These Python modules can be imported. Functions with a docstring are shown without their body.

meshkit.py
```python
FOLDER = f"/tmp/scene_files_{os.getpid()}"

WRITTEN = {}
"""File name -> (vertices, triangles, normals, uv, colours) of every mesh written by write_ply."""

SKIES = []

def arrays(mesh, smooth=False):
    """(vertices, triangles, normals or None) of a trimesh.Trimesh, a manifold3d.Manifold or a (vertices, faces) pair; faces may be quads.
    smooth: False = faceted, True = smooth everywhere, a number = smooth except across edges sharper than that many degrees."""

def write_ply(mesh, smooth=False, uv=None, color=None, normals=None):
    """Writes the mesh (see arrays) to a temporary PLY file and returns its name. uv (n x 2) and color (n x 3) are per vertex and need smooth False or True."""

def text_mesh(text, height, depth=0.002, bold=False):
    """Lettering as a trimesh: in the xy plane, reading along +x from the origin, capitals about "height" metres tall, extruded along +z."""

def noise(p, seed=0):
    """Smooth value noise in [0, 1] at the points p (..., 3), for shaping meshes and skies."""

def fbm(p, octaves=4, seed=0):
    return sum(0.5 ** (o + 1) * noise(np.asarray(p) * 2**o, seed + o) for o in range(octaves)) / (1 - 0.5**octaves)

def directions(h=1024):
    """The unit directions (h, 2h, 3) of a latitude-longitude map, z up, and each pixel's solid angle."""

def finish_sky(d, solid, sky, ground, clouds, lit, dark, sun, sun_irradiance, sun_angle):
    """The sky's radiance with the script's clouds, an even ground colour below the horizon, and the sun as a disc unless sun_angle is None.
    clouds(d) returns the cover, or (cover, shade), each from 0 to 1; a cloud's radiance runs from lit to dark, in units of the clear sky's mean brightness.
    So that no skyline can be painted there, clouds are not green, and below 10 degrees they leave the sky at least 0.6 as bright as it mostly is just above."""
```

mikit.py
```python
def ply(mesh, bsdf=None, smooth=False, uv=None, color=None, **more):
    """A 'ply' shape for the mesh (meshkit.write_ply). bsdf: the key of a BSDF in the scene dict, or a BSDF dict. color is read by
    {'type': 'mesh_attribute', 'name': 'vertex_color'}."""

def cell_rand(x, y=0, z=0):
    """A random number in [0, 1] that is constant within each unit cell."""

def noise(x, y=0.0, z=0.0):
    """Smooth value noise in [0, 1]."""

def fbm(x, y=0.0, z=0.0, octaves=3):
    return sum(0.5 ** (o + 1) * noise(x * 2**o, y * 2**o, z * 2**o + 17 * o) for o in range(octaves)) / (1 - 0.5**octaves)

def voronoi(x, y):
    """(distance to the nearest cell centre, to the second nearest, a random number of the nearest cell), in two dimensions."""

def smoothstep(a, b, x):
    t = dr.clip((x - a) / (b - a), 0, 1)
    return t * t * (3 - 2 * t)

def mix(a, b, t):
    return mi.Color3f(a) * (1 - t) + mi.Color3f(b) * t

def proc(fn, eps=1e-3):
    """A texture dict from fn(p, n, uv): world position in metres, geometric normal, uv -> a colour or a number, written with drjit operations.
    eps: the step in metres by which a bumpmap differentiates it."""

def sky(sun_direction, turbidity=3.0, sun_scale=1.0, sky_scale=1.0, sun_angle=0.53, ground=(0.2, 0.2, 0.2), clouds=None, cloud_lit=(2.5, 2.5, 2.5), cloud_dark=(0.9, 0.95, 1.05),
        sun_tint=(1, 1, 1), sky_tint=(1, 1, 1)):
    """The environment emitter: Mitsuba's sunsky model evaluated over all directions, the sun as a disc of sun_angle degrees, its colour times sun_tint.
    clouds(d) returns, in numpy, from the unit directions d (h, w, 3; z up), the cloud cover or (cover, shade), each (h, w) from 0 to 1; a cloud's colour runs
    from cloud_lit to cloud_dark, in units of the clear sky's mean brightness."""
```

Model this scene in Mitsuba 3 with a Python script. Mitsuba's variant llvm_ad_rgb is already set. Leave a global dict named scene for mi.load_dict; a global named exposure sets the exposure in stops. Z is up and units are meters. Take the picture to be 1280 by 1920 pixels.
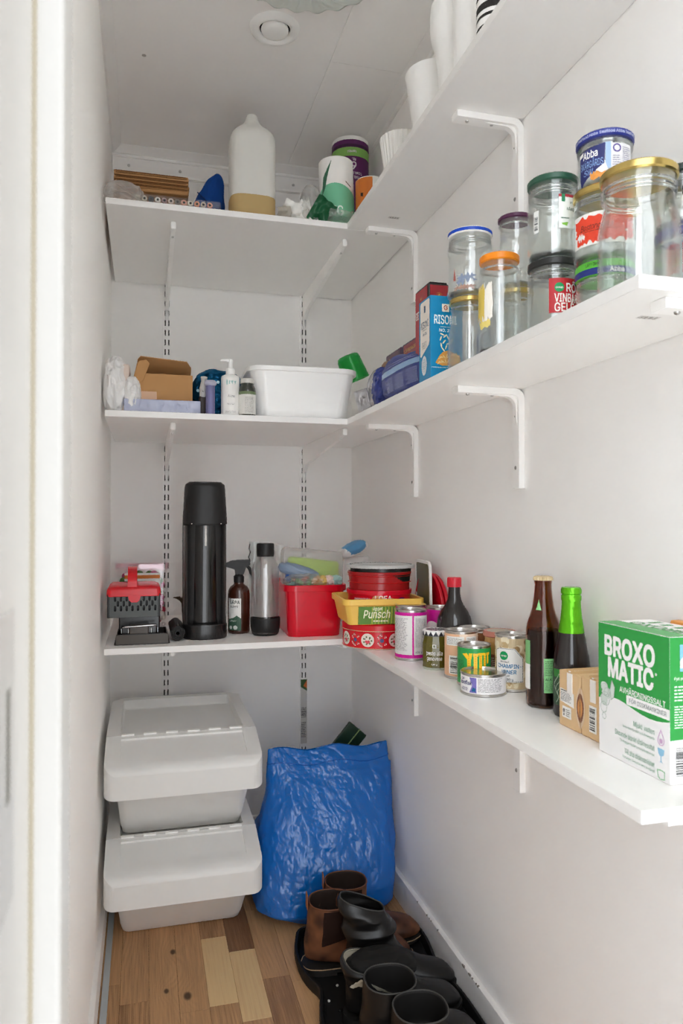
import math, random
import numpy as np, trimesh, manifold3d as m3d, shapely
import shapely.geometry as sg
from shapely import affinity
import drjit as dr
import mitsuba as mi
import mikit, meshkit
from mikit import ply, proc, fbm, noise, smoothstep, mix, cell_rand

T = mi.ScalarTransform4f
scene, labels = {}, {}
RNG = np.random.default_rng(7)
pi = math.pi

# ------------------------------------------------------------------ camera, light, exposure
exposure = 4.72
YAW, PIT, HC = 0.262, 0.0106, 1.08
_d = [math.sin(YAW) * math.cos(PIT), math.cos(YAW) * math.cos(PIT), math.sin(PIT)]
scene['camera'] = {'type': 'thinlens', 'fov': math.degrees(2 * math.atan(640 / 1378.5)), 'fov_axis': 'x',
    'aperture_radius': 0.0012, 'focus_distance': 1.65, 'near_clip': 0.02, 'far_clip': 50.0,
    'to_world': T().look_at(origin=[0, 0, HC], target=[_d[0], _d[1], HC + _d[2]], up=[0, 0, 1])}
# soft overcast daylight comes in through the open door behind the camera
scene['daylight'] = mikit.sky((0.2, -0.6, 0.75), turbidity=3.0, sun_scale=0.0, sky_scale=1.0, ground=(0.92, 0.91, 0.90),
    clouds=lambda d: np.ones(d.shape[:2]), cloud_lit=(1.0, 1.055, 1.112), cloud_dark=(1.0, 1.055, 1.112))

# ------------------------------------------------------------------ materials
def lin(c):
    c = np.array([int(c[i:i + 2], 16) for i in (1, 3, 5)] if isinstance(c, str) else c, float) / 255
    return np.where(c <= 0.04045, c / 12.92, ((c + 0.055) / 1.055) ** 2.4).tolist()
def rgb(c): return {'type': 'rgb', 'value': lin(c)}
def M(name, col, rough=0.5, spec=0.4, metal=0.0, coat=0.0, bump=None, **kw):
    b = {'type': 'principled', 'base_color': col if isinstance(col, dict) else rgb(col), 'roughness': rough, 'metallic': metal, **kw}
    if not metal: b['specular'] = spec
    if coat: b['clearcoat'] = coat; b['clearcoat_gloss'] = 0.9
    if bump: b = {'type': 'bumpmap', 'tex': bump[0], 'scale': bump[1], 'bsdf': b}
    scene['mat_' + name] = {'type': 'twosided', 'bsdf': b}
    return 'mat_' + name
def lazy(col, rough=0.45, spec=0.4, coat=0.0):
    n = 'c%s_%d' % (col[1:], int(rough * 100))
    if 'mat_' + n not in scene: M(n, col, rough, spec, coat=coat)
    return 'mat_' + n
M('wall', '#f3f1ee', 0.6, 0.25)
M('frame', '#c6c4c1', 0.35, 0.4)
M('ceiling', '#f2f0ed', 0.55, 0.3)
M('trim', '#efedea', 0.35, 0.4)
M('shelf', '#e9e7e4', 0.32, 0.45)
M('metal_white', '#f1efec', 0.3, 0.5)
M('steel', '#c9c8c6', 0.28, metal=1.0)
M('tin_steel', '#d2d0cc', 0.22, metal=1.0)
M('gold', '#d8bd72', 0.25, metal=1.0)
M('dark', '#141312', 0.6, 0.2)
M('bin', '#e0dfdc', 0.4, 0.4)
M('black_plastic', '#1c1b1b', 0.22, 0.5)
M('black_matte', '#1e1d1d', 0.45, 0.4)
M('black_gloss', '#0c0c0c', 0.08, 0.5, coat=0.5)
M('white_gloss', '#f3f2ef', 0.15, 0.5)
M('white_plastic', '#efeeeb', 0.35, 0.4)
M('paper', '#f0eee9', 0.6, 0.2)
M('red_plastic', '#d00a26', 0.16, 0.5)
M('red_lid', '#d31b26', 0.25, 0.5)
M('yellow_tub', '#efc25a', 0.35, 0.45)
M('cardboard', '#b98b5c', 0.75, 0.15)
M('kraft', '#b5875a', 0.75, 0.15)
M('cloth_blue', '#0c3f86', 0.75, 0.2)
M('leather_brown', proc(lambda p, n, uv: mix(lin('#3a2219'), lin('#74492f'), smoothstep(0.25, 0.75, fbm(p.x * 22, p.y * 22, p.z * 22)))), 0.5, 0.35)
M('leather_black', '#131212', 0.34, 0.45)
M('suede_black', '#1d1c1b', 0.65, 0.25)
M('rubber', '#121212', 0.55, 0.3)
M('elastic', '#2a1a15', 0.8, 0.1)
M('liner', '#bdb6a4', 0.85, 0.1)
def _wood(p, n, uv):
    s = uv.y * 91.7
    x, y = p.x * 1.0, p.y * 1.0
    bend = (fbm(x * 9 + s, y * 3, s, 2) - 0.5) * 0.06
    k = mi.Float(0)
    dk = mi.Float(0)
    for (kx, ky, r) in KNOTS:
        d = dr.sqrt(dr.square(x - kx) + dr.square((y - ky) * 0.6))
        k = k + r * 2.2 * dr.exp(-dr.square(d / (r * 2.2))); dk = dr.maximum(dk, 1 - smoothstep(r * 0.3, r * 0.75, d))
    g = dr.sin((x + bend + k) * 620 + fbm(x * 30 + s, y * 2, s, 2) * 9)
    fine = fbm(x * 700 + s, y * 18, s, 2)
    low = fbm(x * 25 + s, y * 5, s + 3, 3)
    t = uv.x + 0.07 * g * smoothstep(0.3, 0.8, low) + 0.26 * (fine - 0.5) + 0.30 * (low - 0.5)
    c = mix(lin('#755238'), lin('#c69b70'), smoothstep(0.0, 0.62, t))
    c = mix(c, lin('#dcbc8c'), smoothstep(0.62, 1.1, t))
    return mix(c, lin('#33221a'), 0.85 * dk)
KNOTS = [(0.072, 1.895, 0.012), (0.052, 1.742, 0.010), (0.098, 1.712, 0.016)]
M('oak', proc(_wood), 0.42, 0.35)
def _crinkle(p, n, uv):
    a = fbm(p.x * 26 + p.y * 11, p.z * 20, p.y * 14, 3); b = fbm(p.x * 75 + 4, p.z * 60, p.y * 60, 2)
    weave = dr.sin(p.x * 2600) * dr.sin(p.z * 2600) * 0.02
    return dr.abs(a - 0.5) * 1.6 + dr.abs(b - 0.5) * 0.5 + weave
M('bag_blue', '#0463b6', 0.21, 0.8, coat=0.3, bump=(proc(_crinkle, 1e-3), 0.0085))
def _film(p, n, uv):
    return dr.abs(fbm(p.x * 60 + p.y * 30, p.z * 60, p.y * 40, 3) - 0.5)
M('film_blue', '#2f3c86', 0.2, 0.6, bump=(proc(_film, 1e-3), 0.012))
M('film_glitter', '#0b5f8e', 0.2, metal=0.7, bump=(proc(_film, 1e-3), 0.03))
M('film_lilac', '#a9adc4', 0.22, 0.6, bump=(proc(_film, 1e-3), 0.006))
M('film_silver', '#c3c1c4', 0.2, metal=0.8, bump=(proc(_film, 1e-3), 0.012))
M('film_white', '#eceae8', 0.3, 0.5, bump=(proc(_film, 1e-3), 0.015))
M('foil_green', '#66c31b', 0.25, metal=0.6, bump=(proc(_film, 1e-3), 0.006))
scene['mat_glass'] = {'type': 'dielectric', 'int_ior': 1.5, 'specular_transmittance': {'type': 'rgb', 'value': [0.985, 0.995, 0.99]}}
scene['mat_glass_brown'] = {'type': 'dielectric', 'int_ior': 1.5, 'specular_transmittance': {'type': 'rgb', 'value': [0.62, 0.36, 0.20]}}
scene['mat_jar'] = {'type': 'thindielectric', 'int_ior': 1.5, 'specular_transmittance': {'type': 'rgb', 'value': [0.972, 0.984, 0.978]}}
scene['mat_clear'] = {'type': 'thindielectric', 'int_ior': 1.5, 'specular_transmittance': {'type': 'rgb', 'value': [0.96, 0.96, 0.96]}}
scene['mat_clear_pink'] = {'type': 'thindielectric', 'int_ior': 1.5, 'specular_transmittance': {'type': 'rgb', 'value': [0.95, 0.72, 0.78]}}
scene['mat_smoke'] = {'type': 'thindielectric', 'int_ior': 1.5, 'specular_transmittance': {'type': 'rgb', 'value': [0.5, 0.42, 0.36]}}
def milky(name, col, w, clear=(0.95, 0.95, 0.95), dt=0.9):
    scene['mat_' + name] = {'type': 'blendbsdf', 'weight': w,
        'a': {'type': 'thindielectric', 'int_ior': 1.45, 'specular_transmittance': {'type': 'rgb', 'value': list(clear)}},
        'b': {'type': 'principledthin', 'base_color': rgb(col), 'roughness': 0.4, 'diff_trans': dt}}
milky('jug', '#f6f5f0', 0.80, dt=0.55)
milky('jug_low', '#dcc08a', 0.85, (0.85, 0.7, 0.4), dt=0.6)
milky('bag_clear', '#f2f1ef', 0.22)
milky('bag_milky', '#f2f0ee', 0.6)
milky('lid_clear', '#efefed', 0.78, dt=0.5)
milky('cup_green', '#3fc065', 0.42, (0.45, 0.92, 0.55))
milky('lilac_tube', '#a9a6cc', 0.6, (0.8, 0.8, 0.95))
scene['mat_lamp_glass'] = {'type': 'twosided', 'bsdf': {'type': 'principled', 'base_color': rgb('#d3d9d3'), 'roughness': 0.3, 'specular': 0.5}}

# ------------------------------------------------------------------ scene helpers
def uniq(key):
    if key not in scene and key not in labels: return key
    i = 1
    while '%s_%03d' % (key, i) in scene or '%s_%03d' % (key, i) in labels: i += 1
    return '%s_%03d' % (key, i)
def put(key, mesh, mat, smooth=30, **kw):
    key = uniq(key); scene[key] = ply(mesh, mat, smooth, **kw); return key
def thing(name, label, cat, group=None):
    key = uniq(name); labels[key] = {'label': label, 'category': cat}
    if group: labels[key]['group'] = group
    return key
def part(t, name, mesh, mat, smooth=30, label=None, stuff=False):
    key = put(t + '__' + name, mesh, mat, smooth)
    if label or stuff: labels[key] = {}
    if label: labels[key]['label'] = label
    if stuff: labels[key]['kind'] = 'stuff'
    return key
def one(name, mesh, mat, label, cat, group=None, smooth=30):
    key = put(name, mesh, mat, smooth); labels[key] = {'label': label, 'category': cat}
    if group: labels[key]['group'] = group
    return key
def struct(name, mesh, mat, label=None, smooth=30):
    key = put(name, mesh, mat, smooth); labels[key] = {'kind': 'structure'}
    if label: labels[key]['label'] = label
    return key

# ------------------------------------------------------------------ mesh helpers
cat = trimesh.util.concatenate
def tm(v, f):
    m = trimesh.Trimesh(np.asarray(v, float), np.asarray(f, int), process=True)
    m.update_faces(m.nondegenerate_faces(height=1e-12)); m.remove_unreferenced_vertices()
    return m
def out(m):
    if m.is_watertight and m.volume < 0: m.invert()
    return m
def mv(m, x=0, y=0, z=0, rz=0, rx=0, ry=0):
    m = m.copy()
    R = trimesh.transformations.euler_matrix(rx, ry, rz, 'sxyz'); R[:3, 3] = (x, y, z)
    m.apply_transform(R); return m
def box(x0, x1, y0, y1, z0, z1):
    return trimesh.creation.box(bounds=[[x0, y0, z0], [x1, y1, z1]])
def man(m):
    return m3d.Manifold(m3d.Mesh(np.asarray(m.vertices, np.float32), np.asarray(m.faces, np.uint32)))
def untm(M_):
    q = M_.to_mesh(); return trimesh.Trimesh(q.vert_properties[:, :3], q.tri_verts, process=False)
def rbox(x0, x1, y0, y1, z0, z1, r=0.002, n=12):
    s = m3d.Manifold.sphere(r, n)
    return untm(m3d.Manifold.batch_hull([s.translate([a, b, c]) for a in (x0 + r, x1 - r) for b in (y0 + r, y1 - r) for c in (z0 + r, z1 - r)]))
def lathe(prof, n=48, x=0, y=0, z=0, a0=0.0):
    p = np.asarray(prof, float); k = len(p); th = a0 + np.arange(n) * 2 * pi / n
    v = np.stack([p[:, 0, None] * np.cos(th), p[:, 0, None] * np.sin(th), np.repeat(p[:, 1:2], n, 1)], -1).reshape(-1, 3)
    i, j = np.meshgrid(np.arange(k - 1), np.arange(n), indexing='ij'); j2 = (j + 1) % n
    q = np.stack([i * n + j, i * n + j2, (i + 1) * n + j2, (i + 1) * n + j], -1).reshape(-1, 4)
    return mv(out(tm(v, np.vstack([q[:, [0, 1, 2]], q[:, [0, 2, 3]]]))), x, y, z)
def loft(rings, cap0=True, cap1=True, closed=True):
    R = np.asarray(rings, float); k, n = R.shape[:2]; v = R.reshape(-1, 3); f = []
    i, j = np.meshgrid(np.arange(k - 1), np.arange(n if closed else n - 1), indexing='ij'); j2 = (j + 1) % n
    q = np.stack([i * n + j, i * n + j2, (i + 1) * n + j2, (i + 1) * n + j], -1).reshape(-1, 4)
    f = [q[:, [0, 1, 2]], q[:, [0, 2, 3]]]
    for on, r, s in ((cap0, 0, -1), (cap1, k - 1, 1)):
        if on:
            c = len(v); v = np.vstack([v, R[r].mean(0)]); a = np.arange(n) + r * n; b = (np.arange(n) + 1) % n + r * n
            f.append(np.stack([np.full(n, c), a, b][::1] if s > 0 else [np.full(n, c), b, a], -1))
    return out(tm(v, np.vstack(f)))
def rr(w, d, r, n=6, z=0.0, cx=0, cy=0):
    pts = []
    for k, (sx, sy) in enumerate(((1, 1), (-1, 1), (-1, -1), (1, -1))):
        for t in np.linspace(0, pi / 2, n + 1):
            a = t + k * pi / 2
            pts.append((cx + sx * (w / 2 - r) + r * math.cos(a), cy + sy * (d / 2 - r) + r * math.sin(a), z))
    return np.array(pts)
def ell(w, d, z=0, n=40, cx=0, cy=0, e=2.0):
    a = np.arange(n) * 2 * pi / n; c, s = np.cos(a), np.sin(a)
    return np.stack([cx + w / 2 * np.sign(c) * np.abs(c) ** (2 / e), cy + d / 2 * np.sign(s) * np.abs(s) ** (2 / e), np.full(n, z)], 1)
def tube(pts, r, sides=8, caps=True):
    p = np.asarray(pts, float); t = np.gradient(p, axis=0); t /= np.linalg.norm(t, axis=1, keepdims=True) + 1e-12
    ref = np.array([0, 0, 1.0]) if abs(t[:, 2]).max() < 0.95 else (np.array([1.0, 0, 0]) if abs(t[:, 0]).max() < 0.95 else np.array([0, 1.0, 0]))
    a = np.cross(t, ref); a /= np.linalg.norm(a, axis=1, keepdims=True) + 1e-12; b = np.cross(t, a)
    g = np.arange(sides) * 2 * pi / sides; rad = np.broadcast_to(r, (len(p),))
    R = p[:, None] + rad[:, None, None] * (np.cos(g)[None, :, None] * a[:, None] + np.sin(g)[None, :, None] * b[:, None])
    return loft(R, caps, caps)
def cyl(x, y, z0, z1, r, n=24): return mv(trimesh.creation.cylinder(r, z1 - z0, sections=n), x, y, (z0 + z1) / 2)
def disc_lid(r, h, n=48, e=0.0015, x=0, y=0, z=0):
    return lathe([(0, 0), (r - e, 0), (r, e), (r, h - e), (r - e, h), (r - 2.5 * e, h - e * 0.3), (0, h - e * 0.5)], n, x, y, z)
def extr(poly, h, z=0): return mv(trimesh.creation.extrude_polygon(poly, h, engine='earcut'), 0, 0, z)
def yz_extr(poly, x0, x1):   # polygon given in (y, z), extruded along x
    m = trimesh.creation.extrude_polygon(sg.Polygon(poly), x1 - x0, engine='earcut')
    v = m.vertices.copy(); m.vertices = np.stack([x0 + v[:, 2], v[:, 0], v[:, 1]], 1); return out(m)
def xz_extr(poly, y0, y1):
    m = trimesh.creation.extrude_polygon(poly if hasattr(poly, 'area') else sg.Polygon(poly), y1 - y0, engine='earcut')
    v = m.vertices.copy(); m.vertices = np.stack([v[:, 0], y0 + v[:, 2], v[:, 1]], 1); m.invert(); return out(m)
def blob(c, s, amp=0.2, freq=3.0, seed=0, n=4, ridged=True, floor=None, e=2.5):
    m = trimesh.creation.icosphere(n); u = m.vertices / (np.sum(np.abs(m.vertices) ** e, 1, keepdims=True) ** (1 / e))
    q = meshkit.fbm(u * freq + seed * 13.1, 3 if ridged else 2, seed); q = (1 - 2 * np.abs(q - 0.5)) ** 2 - 0.6 if ridged else (q - 0.5) * 2
    v = u * (1 + amp * q[:, None]) * np.asarray(s) + np.asarray(c)
    if floor is not None: v[:, 2] = np.maximum(v[:, 2], floor)
    m.vertices = v; return m

# ---- flat print: 2-D shapes laid on a plane or wrapped round a cylinder
def rect(x0, y0, x1, y1, nx=1):
    xs = np.linspace(x0, x1, nx + 1); v = [(x, y, 0) for x in xs for y in (y0, y1)]; f = []
    for i in range(nx): f += [(2 * i, 2 * i + 2, 2 * i + 3), (2 * i, 2 * i + 3, 2 * i + 1)]
    return trimesh.Trimesh(v, f, process=False)
def pol(pts, h=0.0):
    g = pts if hasattr(pts, 'area') else sg.Polygon(pts)
    ms = []
    for p in getattr(g, 'geoms', [g]):
        v, f = trimesh.creation.triangulate_polygon(p, engine='earcut')
        ms.append(trimesh.Trimesh(np.c_[v, np.zeros(len(v))], f, process=False))
    m = cat(ms)
    fl = np.cross(m.vertices[m.faces[:, 1]] - m.vertices[m.faces[:, 0]], m.vertices[m.faces[:, 2]] - m.vertices[m.faces[:, 0]])[:, 2] < 0
    m.faces[fl] = m.faces[fl][:, ::-1]; return m
def circ(x, y, r, n=24): return pol(sg.Point(x, y).buffer(r, n // 4))
_TX = {}
def text(s, h, cx=None, x=0, y=0, xs=1.0, bold=True, fit=None, slant=0.0):
    k = (s, bold)
    if k not in _TX: _TX[k] = meshkit.text_mesh(s, 1.0, 0.01, bold)
    m = _TX[k].copy(); v = m.vertices.copy()
    top = m.triangles_center[:, 2] > 0.0099; m = trimesh.Trimesh(v, m.faces[top], process=False); m.remove_unreferenced_vertices()
    v = m.vertices.copy(); v[:, 2] = 0; v[:, 0] += slant * v[:, 1]; w = np.ptp(v[:, 0])
    if fit: xs = fit / (w * h)
    v[:, 0] = (v[:, 0] - v[:, 0].min()) * h * xs; v[:, 1] *= h
    v[:, 0] += (cx - w * h * xs / 2) if cx is not None else x
    v[:, 1] += y; m.vertices = v; return m
def fat(m, d):
    g = shapely.union_all([sg.Polygon(m.vertices[f][:, :2]) for f in m.faces]).buffer(d, 6)
    return pol(g)
def lines(x0, y0, x1, y1, n, seed=0, fill=0.45, ragged=0.25, words=True):
    r = np.random.default_rng(seed); ms = []; p = (y1 - y0) / n
    for i in range(n):
        y = y1 - (i + 1) * p + p * (1 - fill) / 2; xe = x1 - (x1 - x0) * ragged * r.random(); x = x0
        while x < xe:
            w = (x1 - x0) * (0.06 + 0.14 * r.random()) if words else xe - x
            ms.append(rect(x, y, min(x + w, xe), y + p * fill)); x += w + (x1 - x0) * 0.03
    return cat(ms)
def bars(x0, y0, x1, y1, n=22, seed=1, vertical=True):
    r = np.random.default_rng(seed); w = r.choice([1, 1, 2, 3], 2 * n).astype(float); e = np.r_[0, np.cumsum(w)] / w.sum(); ms = []
    for i in range(0, 2 * n, 2):
        ms.append(rect(x0 + e[i] * (x1 - x0), y0, x0 + e[i + 1] * (x1 - x0), y1) if vertical else rect(x0, y0 + e[i] * (y1 - y0), x1, y0 + e[i + 1] * (y1 - y0)))
    return cat(ms)
def flat(o, ux, uy, lift=0.0003):
    o, ux, uy = (np.asarray(a, float) for a in (o, ux, uy)); n = np.cross(ux, uy)
    def f(m, k=0):
        m = m.copy(); v = m.vertices; m.vertices = o + v[:, :1] * ux + v[:, 1:2] * uy + n * (lift * (k + 1)); return m
    return f
def wrap(x, y, z, r, a, lift=0.0003):
    rf = r if callable(r) else (lambda h: np.full_like(h, r)); r0 = float(rf(np.array([0.03]))[0])
    def f(m, k=0):
        if np.ptp(m.vertices[:, 0]) > 0.006:
            v, fc = trimesh.remesh.subdivide_to_size(m.vertices, m.faces, max(0.005, r0 * 0.14), max_iter=12); m = trimesh.Trimesh(v, fc, process=False)
        v = m.vertices; th = a + v[:, 0] / r0; rad = rf(v[:, 1]) + lift * (k + 1)
        q = m.copy(); q.vertices = np.stack([x + rad * np.cos(th), y + rad * np.sin(th), z + v[:, 1]], 1); return q
    return f
def face(x, y): return math.atan2(-y, -x)     # direction from a thing towards the doorway

# ------------------------------------------------------------------ the room
XL, XR, YB = -0.1055, 0.7075, 2.5
Z1, Z2, Z3, XS, YF, XM, YE = 0.765, 1.349, 1.8715, -0.094, 1.882, 0.5205, 0.688
ZC, TH = 2.2985, 0.016
struct('wall_back', box(XL - 0.1, XR + 0.1, YB, YB + 0.1, -0.05, ZC + 0.1), 'mat_wall')
struct('wall_left', box(XL - 0.1, XL, 0.442, YB, -0.05, ZC + 0.1), 'mat_wall')
wr = struct('wall_right', box(XR, XR + 0.1, 0.25, YB, -0.05, ZC + 0.1), 'mat_wall')
struct('wall_front', cat([box(-0.8, -0.2055, 0.25, 0.442, -0.05, ZC + 0.1), box(-0.2055, XR, 0.25, 0.442, 2.20, ZC + 0.1), box(XR + 0.1, 1.5, 0.25, 0.442, -0.05, ZC + 0.1)]), 'mat_wall')
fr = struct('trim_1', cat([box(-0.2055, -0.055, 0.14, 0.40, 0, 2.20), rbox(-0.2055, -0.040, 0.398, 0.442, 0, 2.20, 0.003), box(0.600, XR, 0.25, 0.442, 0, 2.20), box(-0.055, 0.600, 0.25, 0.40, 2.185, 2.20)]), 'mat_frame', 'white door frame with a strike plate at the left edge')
part(fr, 'strike_plate', rbox(-0.0552, -0.0540, 0.302, 0.344, 0.918, 1.042, 0.0005), lazy('#b9b7b4', 0.35), label='white strike plate with a dark latch slot')
part(fr + '__strike_plate', 'latch_slot', rbox(-0.0542, -0.0538, 0.325, 0.333, 0.963, 1.010, 0.0001), lazy('#77756f', 0.6))
part(fr, 'seal_strip', rbox(-0.0553, -0.0532, 0.3945, 0.3981, 0.02, 2.18, 0.0004), lazy('#a89f8c', 0.7), label='beige sealing strip')
struct('wall_hall', box(0.66, 0.76, -1.8, 0.25, -0.05, 2.5), lazy('#b4afa8', 0.6, 0.2))
# ceiling boards with recessed joints
ck = struct('ceiling', box(XL - 0.1, XR + 0.1, 0.25, YB + 0.1, ZC + 0.004, ZC + 0.1), 'mat_ceiling')
JX, JY = 0.474, 1.884
for b in ((XL - 0.05, JX - 0.0008, 0.25, YB), (JX + 0.0008, XR + 0.05, JY + 0.001, YB), (JX + 0.0008, XR + 0.05, 0.25, JY - 0.001)):
    part(ck, 'ceiling_board', rbox(*b, ZC, ZC + 0.008, 0.0007, 8), 'mat_ceiling')
part(ck, 'joint_strip', box(JX + 0.001, XR, JY - 0.001, JY + 0.001, ZC - 0.0002, ZC + 0.003), 'mat_trim')
# crown moulding
cb = 0.018
struct('trim_2', yz_extr([(YB, ZC - cb - 0.002), (YB - 0.006, ZC - cb - 0.002), (YB - 0.030, ZC - 0.002), (YB - 0.030, ZC + 0.002), (YB, ZC + 0.002)], XL, XR), 'mat_trim', 'white crown moulding along the back wall')
struct('trim_3', xz_extr([(XL, ZC - cb - 0.002), (XL + 0.006, ZC - cb - 0.002), (XL + 0.030, ZC - 0.002), (XL + 0.030, ZC + 0.002), (XL, ZC + 0.002)], 0.45, YB - 0.001), 'mat_trim', 'white crown moulding along the left wall')
struct('trim_4', xz_extr([(XR, ZC - 0.036), (XR - 0.006, ZC - 0.036), (XR - 0.008, ZC - 0.026), (XR - 0.028, ZC - 0.004), (XR - 0.030, ZC + 0.002), (XR, ZC + 0.002)], 0.45, YB - 0.001), 'mat_trim', 'white crown moulding along the right wall')
# baseboards
BH = 0.077
br = struct('baseboard_right', rbox(XR - 0.012, XR + 0.005, 0.45, YB, 0, BH, 0.0015), 'mat_trim')
struct('baseboard_left', rbox(XL - 0.005, XL + 0.011, 0.45, YB, 0, BH, 0.0015), 'mat_trim')
struct('baseboard_back', rbox(XL, XR, YB - 0.012, YB + 0.005, 0, BH, 0.0015), 'mat_trim')
_r = np.random.default_rng(3); ch = []
for i in range(16):
    y = 1.46 + 0.10 * _r.random() if i < 11 else 1.68 + 0.16 * _r.random()
    a = 0.0008 + 0.0012 * _r.random()
    ch.append(box(XR - 0.0125, XR - 0.0125 + a * 2, y, y + a * 2.5, BH - 0.0015 - a, BH + 0.0002))
part(br, 'paint_chips', cat(ch), lazy('#7b756d', 0.8), label='chipped paint on the top edge')
one('floor_cable_strip', rbox(-0.0905, -0.0755, 0.5, 2.45, 0.0, 0.006, 0.002), lazy('#aeb4b6', 0.4), 'grey cable strip lying on the floor along the left wall', 'cable strip')

# floor: three-strip oak parquet, every strip a piece of its own
fk = struct('floor', box(XL - 0.1, XR + 0.1, 0.10, YB + 0.1, -0.05, -0.004), lazy('#5b4634', 0.7))
SW = 0.0645; edges0 = 0.143 - 6 * SW
_r = np.random.default_rng(11)
special = {6: [(1.08, 0.32), (1.365, 0.25), (1.661, 0.36), (1.933, 1.02), (2.30, 0.30)], 7: [(1.25, 0.42), (1.593, 0.40), (1.858, 0.98), (2.15, 0.12), (2.5, 0.4)],
           8: [(1.30, 0.36), (1.729, 0.30), (2.04, 0.46), (2.5, 0.4)], 3: [(1.718, 0.30), (2.1, 0.42), (2.5, 0.4)], 4: [(1.45, 0.45), (2.06, 0.44), (2.5, 0.4)], 5: [(1.655, 0.44), (2.2, 0.44), (2.5, 0.4)], 9: [(1.70, 0.55), (2.02, 0.50), (2.5, 0.4)]}
for i in range(0, 16):
    x0 = edges0 + i * SW; x1 = x0 + SW
    if x1 < XL or x0 > XR: continue
    y = 0.6
    segs = list(special.get(i, []))
    yy = segs[-1][0] if segs else 0.0
    if not segs:
        yy = 0.8 + 0.3 * _r.random()
        while yy < YB: segs.append((yy, 0.32 + 0.18 * _r.random())); yy += 0.27 + 0.18 * _r.random()
        segs.append((YB, 0.4))
    for (ye, tone) in segs:
        ye = min(ye, YB)
        if ye - y < 0.02: continue
        m = rbox(max(x0, XL) + 0.0002, min(x1, XR) - 0.0002, y + 0.0002, ye - 0.0002, -0.006, 0.0, 0.0006, 6)
        k = uniq('floor__oak_strip'); sd = _r.random()
        scene[k] = ply(m, 'mat_oak', False, uv=np.tile([[tone, sd]], (len(m.vertices), 1)))
        y = ye

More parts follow.
